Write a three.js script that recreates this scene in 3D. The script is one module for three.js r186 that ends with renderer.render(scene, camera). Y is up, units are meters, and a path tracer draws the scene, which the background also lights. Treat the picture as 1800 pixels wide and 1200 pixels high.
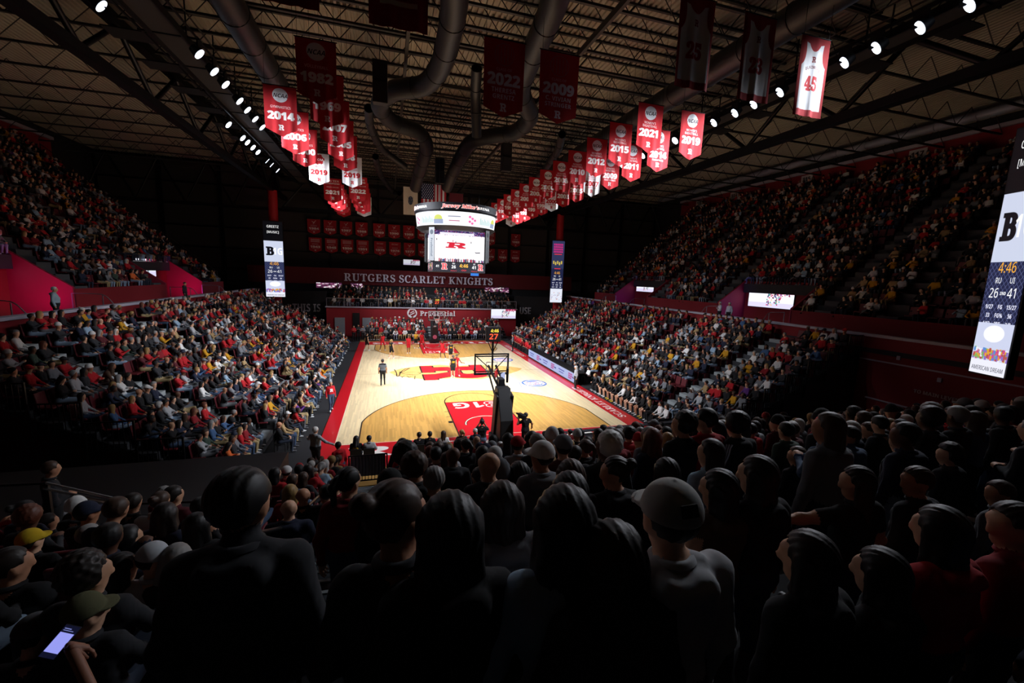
import * as THREE from 'three';
import { mergeGeometries } from 'three/addons/utils/BufferGeometryUtils.js';
import { RectAreaLightUniformsLib } from 'three/addons/lights/RectAreaLightUniformsLib.js';
import { RoundedBoxGeometry } from 'three/addons/geometries/RoundedBoxGeometry.js';

// ---------------------------------------------------------------- camera, lights, exposure
const scene = new THREE.Scene();
scene.background = new THREE.Color(0x000000);
const renderer = new THREE.WebGLRenderer({ antialias: true });
renderer.toneMapping = THREE.LinearToneMapping;
renderer.toneMappingExposure = 1.0;
renderer.shadowMap.enabled = true;
RectAreaLightUniformsLib.init();
const FOV = 78.197, EYE = new THREE.Vector3(-5.223, 7.942, 34.177);
const camera = new THREE.PerspectiveCamera(FOV, 1.5, 0.05, 200);
camera.rotation.order = 'YXZ';
camera.rotation.set(-0.15037, -0.29004, 0.03697);
camera.position.copy(EYE);
scene.add(camera);
camera.updateMatrixWorld(true);

// court floodlights hung along the two catwalks: [x, z, aim x, aim z, strength]
const FLOOD_Y = 17.4, FLOOD_ANGLE = 0.53, FLOOD_CD = 555, SPILL_CD = 3, NEAR_CD = 100;
const floods = [];
for (const z of [10.2, 8.46, 6.96, 4.73, 3.33, 1.75, 0.13]) floods.push([-13.3, z, 5.5, z * 0.9 - 1.5, 1]);
for (const z of [13.05, -0.2, -3.14, -4.24, -5.62, -6.97, -9.8, -11.29, -13.53]) floods.push([-15.4, z, 5.5, z < -8.5 ? -19 : Math.min(z, 8) * 0.8, 1]);
for (const z of [23.52, 22.16, 20.72, 19.5, 16.43, 14.87, 13.6, 12.02]) floods.push([13.3, z, -5.5, Math.min(z, 14) * 0.55 - 1.5, 0.85]);
for (const z of [8.5, 4.7, 1.75, -1.5, -4.2, -7, -9.8, -13.5]) floods.push([13.3, z, -5.5, z < -8.5 ? -19 : z * 0.85, 1]);

// ---------------------------------------------------------------- helpers
let seed = 7;
const rnd = () => { seed = (seed * 1664525 + 1013904223) >>> 0; return seed / 4294967296; };
const rr = (a, b) => a + (b - a) * rnd();
const pick = (a) => a[Math.floor(rnd() * a.length)];
const V = (x, y, z) => new THREE.Vector3(x, y, z);
const used = new Map();
const numbered = (n) => { const k = used.get(n) || 0; used.set(n, k + 1); return k ? n + '_' + String(k).padStart(3, '0') : n; };
const FPX = 600 / Math.tan(FOV * Math.PI / 360);
const pixelRay = (x, y) => V((x - 900) / FPX, (600 - y) / FPX, -1).applyQuaternion(camera.quaternion);
const pixelAt = (x, y, depth) => pixelRay(x, y).multiplyScalar(depth).add(EYE);
const toPixel = (p) => { const c = p.clone().applyMatrix4(camera.matrixWorldInverse); return [900 + FPX * c.x / -c.z, 600 - FPX * c.y / -c.z, -c.z]; };

const ORD = ['first', 'second', 'third', 'fourth', 'fifth', 'sixth', 'seventh', 'eighth', 'ninth', 'tenth', 'eleventh', 'twelfth', 'thirteenth', 'fourteenth', 'fifteenth', 'sixteenth', 'seventeenth', 'eighteenth', 'nineteenth', 'twentieth'];
const ord = (n) => { if (n < 20) return ORD[n]; const t = ['twenty', 'thirty', 'forty', 'fifty', 'sixty', 'seventy', 'eighty'][Math.floor((n + 1) / 10) - 2], u = (n + 1) % 10; return u ? t + '-' + ORD[u - 1] : t.replace('y', 'ieth'); };
const matCache = new Map();
function mat(color, roughness = 0.85, metalness = 0, extra) {
  const key = color + '|' + roughness + '|' + metalness + '|' + (extra ? JSON.stringify(extra) : '');
  if (!matCache.has(key)) matCache.set(key, new THREE.MeshStandardMaterial({ color: new THREE.Color(color), roughness, metalness, side: THREE.DoubleSide, ...extra }));
  return matCache.get(key);
}
const cloth = (c) => mat(c, 0.95);
function tag(o, label, category, group, kind) {
  o.userData.label = label; if (category) o.userData.category = category;
  if (group) o.userData.group = group; if (kind) o.userData.kind = kind; return o;
}
function thing(name, label, category, pos = [0, 0, 0], turn = 0, group) {
  const o = new THREE.Group(); o.name = numbered(name); o.position.set(...pos); o.rotation.y = turn; scene.add(o);
  return tag(o, label, category, group);
}
function structure(name, label) { const o = new THREE.Group(); o.name = numbered(name); scene.add(o); o.userData.kind = 'structure'; o.userData.label = label; o.userData.category = name.split('_')[0]; return o; }
function part(parent, name, geo, material, pos, rot, label) {
  const m = new THREE.Mesh(geo, material); m.name = name; m.castShadow = m.receiveShadow = true;
  if (pos) m.position.set(...pos); if (rot) m.rotation.set(...rot); if (label) m.userData.label = label;
  parent.add(m); return m;
}
function solo(name, label, category, geo, material, pos, rot, group, kind) {
  const m = part(scene, numbered(name), geo, material, pos, rot); return tag(m, label, category, group, kind);
}
const geoCache = new Map();
const box = (w, h, d) => { const k = 'b' + w + ',' + h + ',' + d; if (!geoCache.has(k)) geoCache.set(k, new THREE.BoxGeometry(w, h, d)); return geoCache.get(k); };
const rbox = (w, h, d, r = 0.02) => { const k = 'r' + [w, h, d, r]; if (!geoCache.has(k)) geoCache.set(k, new RoundedBoxGeometry(w, h, d, 2, r)); return geoCache.get(k); };
const cyl = (r0, r1, h, n = 12) => { const k = 'c' + [r0, r1, h, n]; if (!geoCache.has(k)) geoCache.set(k, new THREE.CylinderGeometry(r0, r1, h, n)); return geoCache.get(k); };
const at = (g, x, y, z, rx = 0, ry = 0, rz = 0) => { const c = g.clone(); c.applyMatrix4(new THREE.Matrix4().compose(V(x, y, z), new THREE.Quaternion().setFromEuler(new THREE.Euler(rx, ry, rz)), V(1, 1, 1))); return c; };
// a straight bar between two points (round when n > 4)
function bar(a, b, r, n = 6) {
  const d = V(...b).sub(V(...a)), L = d.length();
  const g = new THREE.CylinderGeometry(r, r, L, n); g.applyQuaternion(new THREE.Quaternion().setFromUnitVectors(V(0, 1, 0), d.normalize()));
  return g.translate((a[0] + b[0]) / 2, (a[1] + b[1]) / 2, (a[2] + b[2]) / 2);
}
const pipe = (pts, r, seg = 40, n = 10, closed = false) => new THREE.TubeGeometry(new THREE.CatmullRomCurve3(pts.map((p) => V(...p)), closed, 'catmullrom', 0.4), seg, r, n, closed);
function canvas(w, h, draw, srgb = true) {
  const c = document.createElement('canvas'); c.width = w; c.height = h; draw(c.getContext('2d'), w, h);
  const t = new THREE.CanvasTexture(c); if (srgb) t.colorSpace = THREE.SRGBColorSpace; t.magFilter = THREE.LinearFilter; return t;
}
function text(x, s, px, py, size, color, o = {}) {
  x.save(); x.translate(px, py); if (o.rot) x.rotate(o.rot); x.scale(o.sx || 1, o.sy || 1);
  x.font = (o.weight || 'bold') + ' ' + size + 'px ' + (o.font || 'sans-serif'); x.textAlign = o.align || 'center'; x.textBaseline = 'middle';
  if (o.stroke) { x.lineWidth = o.lw || size / 10; x.strokeStyle = o.stroke; x.strokeText(s, 0, 0); }
  x.fillStyle = color; x.fillText(s, 0, 0); x.restore();
}
const glow = (tex, k = 1) => new THREE.MeshStandardMaterial({ color: 0x050505, roughness: 0.5, emissive: 0xffffff, emissiveMap: tex, emissiveIntensity: k });
// block letter R with slab feet, drawn in a unit box (0..1, y down)
function blockR(x, px, py, w, h, color, outline, lw = 0.05) {
  x.save(); x.translate(px, py); x.scale(w, h);
  const p = () => {
    x.beginPath();
    x.moveTo(0, 0); x.lineTo(0.66, 0); x.bezierCurveTo(1.02, 0, 1.02, 0.53, 0.78, 0.56); x.lineTo(0.93, 0.8); x.lineTo(1, 0.8); x.lineTo(1, 1); x.lineTo(0.62, 1); x.lineTo(0.62, 0.82); x.lineTo(0.5, 0.6);
    x.lineTo(0.4, 0.6); x.lineTo(0.4, 0.8); x.lineTo(0.5, 0.8); x.lineTo(0.5, 1); x.lineTo(0, 1); x.lineTo(0, 0.8); x.lineTo(0.12, 0.8); x.lineTo(0.12, 0.2); x.lineTo(0, 0.2); x.closePath();
    x.moveTo(0.4, 0.2); x.lineTo(0.4, 0.4); x.lineTo(0.58, 0.4); x.bezierCurveTo(0.7, 0.4, 0.7, 0.2, 0.58, 0.2); x.closePath();
  };
  p(); x.fillStyle = color; x.fill('evenodd'); if (outline) { x.lineWidth = lw; x.strokeStyle = outline; p(); x.stroke(); } x.restore();
}
const RED = '#c4141f', DRED = '#6a0c14';
// ---------------------------------------------------------------- setting: floor, court, walls, stands
{
  const f = structure('floor', 'dark concrete arena floor around the court');
  part(f, 'floor_slab', box(90, 0.3, 92), mat('#1d1e21', 0.7), [0, -0.17, 4]);
  const CW = 1100, CH = 2048, X0 = -8.35, X1 = 8.75, Z0 = -16.6, Z1 = 17.0;
  const sx = CW / (X1 - X0), sz = CH / (Z1 - Z0), U = (v) => (v - X0) * sx, W = (v) => (v - Z0) * sz;
  const tex = canvas(CW, CH, (x) => {
    x.fillStyle = '#c4101d'; x.fillRect(0, 0, CW, CH);
    const boards = (x0, z0, x1, z1, base, amp) => {
      const bw = 0.075 * sx;
      for (let u = U(x0); u < U(x1); u += bw) {
        let v = W(z0) - rnd() * 120;
        while (v < W(z1)) {
          const L = rr(50, 130), k = 1 + (rnd() - 0.5) * amp;
          x.fillStyle = `rgb(${base.map((c) => Math.round(Math.min(255, c * k))).join(',')})`;
          const a = Math.max(v, W(z0)), b = Math.min(v + L, W(z1)); if (b > a) x.fillRect(u, a, Math.min(bw + 0.6, U(x1) - u), b - a);
          v += L;
        }
      }
    };
    boards(-7.62, -14.325, 7.62, 14.325, [231, 208, 163], 0.1);
    const honey = (s) => {
      x.save(); x.beginPath();
      const R = 6.75, cz = s * (14.325 - 1.6), cx = 6.6, dz = Math.sqrt(R * R - cx * cx);
      x.moveTo(U(-cx), W(s * 14.325)); x.lineTo(U(-cx), W(cz - s * dz));
      for (let i = 0; i <= 40; i++) { const a = Math.PI + Math.asin(dz / R) * 1 + (Math.PI - 2 * Math.asin(dz / R)) * i / 40; x.lineTo(U(R * Math.cos(a)), W(cz + s * R * Math.sin(a))); }
      x.lineTo(U(cx), W(s * 14.325)); x.closePath(); x.clip();
      boards(-7, s > 0 ? 4 : -14.325, 7, s > 0 ? 14.325 : -4, [206, 157, 82], 0.14);
      x.restore();
      x.beginPath(); x.moveTo(U(-cx), W(s * 14.325)); x.lineTo(U(-cx), W(cz - s * dz));
      for (let i = 0; i <= 40; i++) { const a = Math.PI + Math.asin(dz / R) + (Math.PI - 2 * Math.asin(dz / R)) * i / 40; x.lineTo(U(R * Math.cos(a)), W(cz + s * R * Math.sin(a))); }
      x.lineTo(U(cx), W(s * 14.325)); x.strokeStyle = '#15110d'; x.lineWidth = 4; x.stroke();
      // lane
      x.fillStyle = '#c4101d'; const zf = s * (14.325 - 5.79); x.fillRect(U(-1.83), Math.min(W(zf), W(s * 14.325)), 3.66 * sx, 5.79 * sz);
      x.strokeStyle = '#15110d'; x.lineWidth = 4; x.strokeRect(U(-1.83), Math.min(W(zf), W(s * 14.325)), 3.66 * sx, 5.79 * sz);
      x.beginPath(); x.arc(U(0), W(zf), 1.83 * sx, s > 0 ? Math.PI : 0, s > 0 ? 0 : Math.PI); x.stroke();
      x.fillStyle = '#15110d'; for (const d of [2.2, 3.1, 4.0]) for (const e of [-1, 1]) x.fillRect(U(e * 1.98) - 7, W(s * (14.325 - d)) - (d < 2.5 ? 9 : 2), 14, d < 2.5 ? 18 : 4);
      for (const [c, w] of [['#15110d', 8], ['#efe2c4', 4]]) { x.strokeStyle = c; x.lineWidth = w; x.beginPath(); x.arc(U(0), W(s * (14.325 - 1.6)), 1.22 * sx, s > 0 ? Math.PI : 0, s > 0 ? 0 : Math.PI); x.stroke(); }
      // conference mark in white at the foul line, read from mid court
      x.save(); x.translate(U(0), W(zf + s * 0.75)); x.rotate(s > 0 ? Math.PI : 0);
      text(x, '1G', 30, 2, 92, '#f2ead8', { sx: 1.15 });
      text(x, 'B', -68, 2, 92, '#c4101d', { sx: 1.15, stroke: '#f2ead8', lw: 7 }); x.restore();
    };
    honey(1); honey(-1);
    x.strokeStyle = '#8e7444'; x.lineWidth = 2.5; x.beginPath(); x.moveTo(U(-7.62), W(0)); x.lineTo(U(7.62), W(0)); x.stroke();
    // state outline in honey under the centre letter
    x.save(); x.beginPath();
    const st = [[-5.2, -0.5], [-4.2, -1.7], [-2.6, -2.6], [-0.8, -2.9], [0.6, -2.2], [2.6, -2.5], [4.2, -2.0], [5.4, -1.4], [6.2, -0.6], [5.6, 0.3], [4.6, 1.2], [3.2, 2.0], [1.6, 2.9], [-0.4, 2.2], [-2.4, 2.4], [-3.6, 1.7], [-4.6, 0.9]];
    st.forEach(([a, b], i) => (i ? x.lineTo(U(a), W(b)) : x.moveTo(U(a), W(b)))); x.closePath(); x.clip(); boards(-6, -3.5, 7, 3.5, [210, 166, 92], 0.12); x.restore();
    // centre letter, foot toward the bench-free sideline
    x.save(); x.translate(U(-2.6), W(-2.5)); x.rotate(Math.PI / 2); x.scale(1, 1);
    blockR(x, 0, -5.4 * sx, 5.1 * sz, 5.4 * sx, '#c4101d', '#1a1410', 0.022); x.restore();
    // autograph in black
    x.strokeStyle = '#1b1a18'; x.lineWidth = 5; x.lineCap = 'round';
    const sig = (a) => { x.beginPath(); a.forEach(([u, v], i) => (i ? x.quadraticCurveTo(U(u[0]), W(u[1]), U(v[0]), W(v[1])) : x.moveTo(U(u), W(v)))); x.stroke(); };
    sig([[-4.75, -1.5], [[-4.55, -0.2], [-4.6, 0.9]], [[-4.5, 1.5], [-4.35, 0.3]], [[-4.1, -1.7], [-3.5, -1.8]], [[-3.9, -0.9], [-4.4, 0.1]], [[-3.2, -0.7], [-2.7, 0.1]], [[-2.9, 0.9], [-3.9, 0.3]], [[-4.6, -0.3], [-4.2, -0.6]]]); x.lineWidth = 4; sig([[-5.0, 0.6], [[-4.2, 0.2], [-3.0, 0.9]]]);
    sig([[-4.9, 1], [[-4.4, 0.5], [-4.2, 1.4]], [[-3.9, 0.3], [-3.7, 1.5]], [[-3.4, 0.9], [-3.2, 1.1]], [[-3.3, 1.8], [-3.3, 2.2]]]);
    // oval sponsor mark, one by each half
    for (const s of [1, -1]) {
      x.save(); x.translate(U(5.5), W(s * 4.6)); x.rotate(-0.12);
      x.fillStyle = '#2a5da8'; x.beginPath(); x.ellipse(0, 0, 62, 62, 0, 0, 7); x.fill(); x.fillStyle = '#f3efe6'; x.beginPath(); x.ellipse(0, 0, 52, 50, 0, 0, 7); x.fill();
      x.fillStyle = '#2a5da8'; x.beginPath(); x.ellipse(0, 0, 46, 43, 0, 0, 7); x.fill();
      text(x, 'Jersey', 0, -16, 30, '#d8202c', { stroke: '#fff', lw: 6, font: 'serif' }); text(x, "Mike's", 0, 16, 30, '#d8202c', { stroke: '#fff', lw: 6, font: 'serif' });
      text(x, '@jerseymikes', -80, 10, 15, '#2a5da8', { rot: -1.3 }); x.restore();
    }
    // apron lettering
    for (const s of [1, -1]) { x.save(); x.translate(U(0), W(s * 15.35)); x.rotate(s > 0 ? 0 : Math.PI); text(x, 'RUTGERS', 0, 0, 92, '#f1ece4', { sx: 2.05, font: 'serif' }); x.restore(); }
    x.save(); x.translate(U(8.15), W(9.6)); x.rotate(-Math.PI / 2); text(x, 'SCARLET KNIGHTS', 0, 0, 44, '#f1ece4', { font: 'serif' }); x.restore();
    x.save(); x.translate(U(8.15), W(-9.6)); x.rotate(-Math.PI / 2); text(x, 'SCARLET KNIGHTS', 0, 0, 44, '#f1ece4', { font: 'serif' }); x.restore();
    x.strokeStyle = '#e9dcc0'; x.lineWidth = 3; x.strokeRect(U(-7.62), W(-14.325), 15.24 * sx, 28.65 * sz);
  });
  tex.anisotropy = 8;
  const g = new THREE.PlaneGeometry(X1 - X0, Z1 - Z0); g.rotateX(-Math.PI / 2);
  part(f, 'hardwood_court', box(X1 - X0 + 0.02, 0.05, Z1 - Z0 + 0.02), mat('#7a4a26', 0.6), [(X0 + X1) / 2, -0.008, (Z0 + Z1) / 2]);
  part(f, 'court_surface', g, new THREE.MeshPhysicalMaterial({ map: tex, roughness: 0.42, clearcoat: 0.5, clearcoatRoughness: 0.16 }), [(X0 + X1) / 2, 0.022, (Z0 + Z1) / 2], null, 'varnished maple court with scarlet apron and keys');
  // bare maple behind both baselines of the portable floor
  part(f, 'floor_border', box(17.1, 0.04, 1.6), mat('#b98f4e', 0.5), [0.2, 0, -17.4]);
  part(f, 'floor_border', box(17.1, 0.04, 1.5), mat('#b98f4e', 0.5), [0.2, 0, 17.75]);
}
const M = {
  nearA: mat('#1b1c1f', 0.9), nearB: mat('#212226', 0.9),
  riser: mat('#2c2d30', 0.85), tread: mat('#3d3f43', 0.85), step: mat('#8b9294', 0.8), redwall: mat('#7d0b16', 0.75), dkwall: mat('#1b1a1d', 0.9), steel: mat('#3c3a38', 0.6, 0.4),
  black: mat('#0e0e10', 0.6), blackm: mat('#121214', 0.45, 0.5), chrome: mat('#b9bdc2', 0.3, 0.9), ledge: mat('#a9a3b0', 0.6), duct: mat('#08090b', 0.55), glass: new THREE.MeshPhysicalMaterial({ color: 0xffffff, roughness: 0.05, transmission: 1, thickness: 0, ior: 1.45 }),
  seat: mat('#5b121b', 0.55), skinline: mat('#2a1512', 0.8),
};
// side stands: lower bowl, concourse wall, upper bowl; s = -1 west, +1 east
const LOW = { x0: 10.9, dx: 0.82, y0: 0.22, dy: 0.42, n: 11 }, UP = { x0: 22.9, dx: 0.8, y0: 6.2, dy: 0.66, n: 19 };
const SZ0 = -19, SZ1 = 17.5, AISLES = [13.4, 5.2, -3.4, -12];
const UAISLES = [17, 13.2, 3.2, -5.4, -14.6];
const PORTALS = [[4, 11], [-13.5, -6.5]];
const inPortal = (z) => PORTALS.some(([a, b]) => z > a - 0.2 && z < b + 0.2);
for (const s of [-1, 1]) {
  const side = s < 0 ? 'west' : 'east';
  const lo = structure('lower_stand_structure', 'lower seating bowl with stepped concrete rows, ' + (s < 0 ? 'facing the benches' : 'behind the team bench'));
  for (let r = 0; r < LOW.n; r++) {
    const x = LOW.x0 + r * LOW.dx, y = LOW.y0 + r * LOW.dy;
    part(lo, 'tread', box(LOW.dx + 0.04, LOW.dy + 0.06, SZ1 - SZ0), r % 2 ? M.riser : M.tread, [s * (x + 0.02), y - LOW.dy / 2 - 0.03, (SZ0 + SZ1) / 2]);
    for (const z of AISLES) part(lo, 'aisle_step', box(0.41, 0.21, 1.15), M.step, [s * (x - 0.2), y + 0.105, z]);
  }
  part(lo, 'end_wall', at(wedge(LOW.x0, LOW.n * LOW.dx, LOW.n * LOW.dy), 0, 0, 0), M.black, [0, 0, SZ1 + 0.02], s < 0 ? [0, Math.PI, 0] : null);
  const w = structure('wall_' + side, 'dark red concourse wall with pale ledge above the lower stand');
  part(w, 'wall_panel', box(0.25, 5.5, 50), M.redwall, [s * 20.15, 2.75, 2]);
  part(w, 'ledge', box(0.45, 0.14, 50), M.ledge, [s * 20.1, 5.57, 2]);
  part(w, 'concourse_slab', box(3, 0.25, 50), mat('#2a2a2d'), [s * 21.5, 4.75, 2]);
  for (const [a, b] of [[SZ0, -13.5], [-6.5, 4], [11, 27]]) part(w, 'front_wall', box(0.2, 1.6, b - a), M.redwall, [s * 22.5, 5.6, (a + b) / 2]);
  part(w, 'conduit', box(0.05, 0.07, 10), M.ledge, [s * 19.98, 4.25, 22.5]); part(w, 'hand_rail', box(0.06, 0.07, 3.6), M.ledge, [s * 19.9, 2.2, 20]); for (const z of [19.4, 21.2]) part(w, 'junction_box', box(0.06, 0.2, 0.16), M.ledge, [s * 19.98, 4.75 - (z - 19) * 0.4, z]);
  part(w, 'back_wall', box(0.4, 21.6, 62), M.dkwall, [s * 38.6, 10.6, 0]);
  part(w, 'band_ledge', box(0.3, 0.28, 50), M.ledge, [s * 38.1, 20.3, 2]);
  part(w, 'upper_red_band', box(0.12, 1.9, 50), M.redwall, [s * 38.3, 19.3, 2]);
  const up = structure('upper_stand_structure', 'upper seating bowl with steep stepped rows rising to the roof');
  for (let r = 0; r < UP.n; r++) {
    const x = UP.x0 + r * UP.dx, y = UP.y0 + r * UP.dy, spans = r < 3 ? [[SZ0, -13.5], [-6.5, 4], [11, 27]] : [[SZ0, 27]];
    for (const [a, b] of spans) part(up, 'tread', box(UP.dx + 0.04, UP.dy + 0.1, b - a), r % 2 ? M.riser : M.tread, [s * (x + 0.02), y - UP.dy / 2 - 0.05, (a + b) / 2]);
    for (const z of UAISLES) if (!(r < 3 && inPortal(z))) part(up, 'aisle_step', box(0.4, 0.33, 1.1), M.tread, [s * (x - 0.2), y + 0.165, z]);
  }
  part(up, 'end_wall', wedge(UP.x0, UP.n * UP.dx, UP.n * UP.dy, UP.y0), M.dkwall, [0, 0, SZ0 - 0.05], s < 0 ? [0, Math.PI, 0] : null);
  for (const [a, b] of PORTALS) {
    const p = structure('portal_wall_' + side, 'red stair portal recessed into the upper stand');
    part(p, 'wall_panel', box(0.2, 3.6, b - a), M.redwall, [s * 25.3, 6.6, (a + b) / 2]);
    for (const z of [a, b]) {
      const sh = new THREE.Shape([[22.4, 4.8], [25.3, 4.8], [25.3, 8.6], [22.4, 6.5]].map(([u, v]) => new THREE.Vector2(s * u, v)));
      const g = new THREE.ExtrudeGeometry(sh, { depth: 0.18, bevelEnabled: false });
      part(p, 'side_wall', g, mat('#8f1c36', 0.75), [0, 0, z - 0.09]);
    }
  }
}
function wedge(x0, w, h, y0 = 0.2) {
  const g = new THREE.ExtrudeGeometry(new THREE.Shape([new THREE.Vector2(x0, 0), new THREE.Vector2(x0 + w, 0), new THREE.Vector2(x0 + w, y0 + h), new THREE.Vector2(x0, y0)]), { depth: 0.08, bevelEnabled: false });
  return g;
}
// far end: red fascia block with deck, bleacher below, sign wall, back wall
const DECK_Y = 3.65, FZ = -21;
{
  const w = structure('wall_far', 'red fascia wall under the end deck and dark sided end wall');
  part(w, 'fascia_panel', box(24.1, DECK_Y, 0.3), mat('#8d0f1a', 0.7), [-0.35, DECK_Y / 2, FZ - 0.15]);
  const dk = structure('deck_floor', 'raised deck with seating steps at the end of the arena'); dk.userData.category = 'deck';
  part(dk, 'deck_edge', box(24.3, 0.14, 0.4), M.ledge, [-0.35, DECK_Y, FZ - 0.1]);
  part(dk, 'deck_slab', box(24.1, 0.25, 5.6), mat('#242326'), [-0.35, DECK_Y - 0.13, FZ - 2.9]);
  for (let r = 0; r < 5; r++) part(dk, 'tread', box(24.1, 0.4, 0.8), r % 2 ? M.riser : M.tread, [-0.35, DECK_Y + 0.05 + r * 0.32, FZ - 1.5 - r * 0.8]);
  part(w, 'sign_wall', box(44, 2.1, 0.3), mat('#5d0a14', 0.8), [0, 7.3, -26.2]);
  part(w, 'sign_wall_base', box(44, 6.3, 0.3), M.dkwall, [0, 3.1, -26.3]);
  part(w, 'end_panel', box(9, 5.4, 0.3), M.dkwall, [-17, 2.7, -22.6]); part(w, 'end_panel', box(9, 5.4, 0.3), M.dkwall, [16.4, 2.7, -22.6]);
  part(w, 'door_opening', box(0.8, 2.1, 0.1), M.black, [-9.0, 1.9, FZ + 0.01]);
  for (const x of [-10.9, -7.7, 8.6]) part(w, 'door_leaf', box(1.15, 2.2, 0.08), mat('#8f9196', 0.6), [x, 1.25, FZ + 0.03]);
  const back = structure('wall_end', 'dark corrugated end wall under the roof');
  for (let k = 0; k < 8; k++) part(back, 'siding_panel', box(79, 2.55, 0.3), mat(k % 2 ? '#353230' : '#3b3733', 0.9), [0, 1.3 + k * 2.62, -30.2 + (k % 2) * 0.04]);
  for (let k = 0; k < 9; k++) part(back, 'girt', box(79, 0.16, 0.25), M.blackm, [0, 2.6 * k + 0.05, -29.95]);
  for (let k = -6; k <= 6; k++) part(back, 'wall_column', box(0.3, 21, 0.35), M.blackm, [k * 6.4, 10.5, -29.8]);
  const near = structure('wall_near', 'dark wall behind the end stand');
  part(near, 'wall_panel', box(79, 21.6, 0.4), M.dkwall, [0, 10.6, 48]);
}
// near end stand; floor follows y = .388 (z - 18.6); stair aisle at x = -5.85
const NS = { z0: 19.0, dz: 0.85, dy: 0.33, n: 33 };
const nearFloor = (z) => { const k = Math.max(0, Math.floor((z - NS.z0 + NS.dz / 2) / NS.dz)); return 0.16 + k * NS.dy; };
{
  const n = structure('end_stand_structure', 'near end stand with stepped rows split by a striped stair aisle');
  for (let k = 0; k < NS.n; k++) {
    const z = NS.z0 + k * NS.dz, y = 0.16 + k * NS.dy;
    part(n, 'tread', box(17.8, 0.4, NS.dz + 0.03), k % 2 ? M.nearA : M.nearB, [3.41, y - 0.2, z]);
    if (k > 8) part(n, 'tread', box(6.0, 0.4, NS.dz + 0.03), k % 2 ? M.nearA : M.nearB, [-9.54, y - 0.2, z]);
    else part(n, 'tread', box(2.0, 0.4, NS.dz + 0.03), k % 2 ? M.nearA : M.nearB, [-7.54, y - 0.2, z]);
    for (let j = 0; j < 2; j++) {
      part(n, 'aisle_step', box(1.05, 0.36, NS.dz / 2 + 0.01), mat('#3b4046', 0.8), [-6.02, y - 0.18 + (j ? 0 : -NS.dy / 2), z + (j ? 0.21 : -0.21)]);
      part(n, 'step_nosing', box(1.05, 0.025, 0.05), mat('#9aa2a8', 0.6), [-6.02, y + 0.005 + (j ? 0 : -NS.dy / 2), z + (j ? 0.03 : -0.4)]);
    }
  }
}
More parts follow.
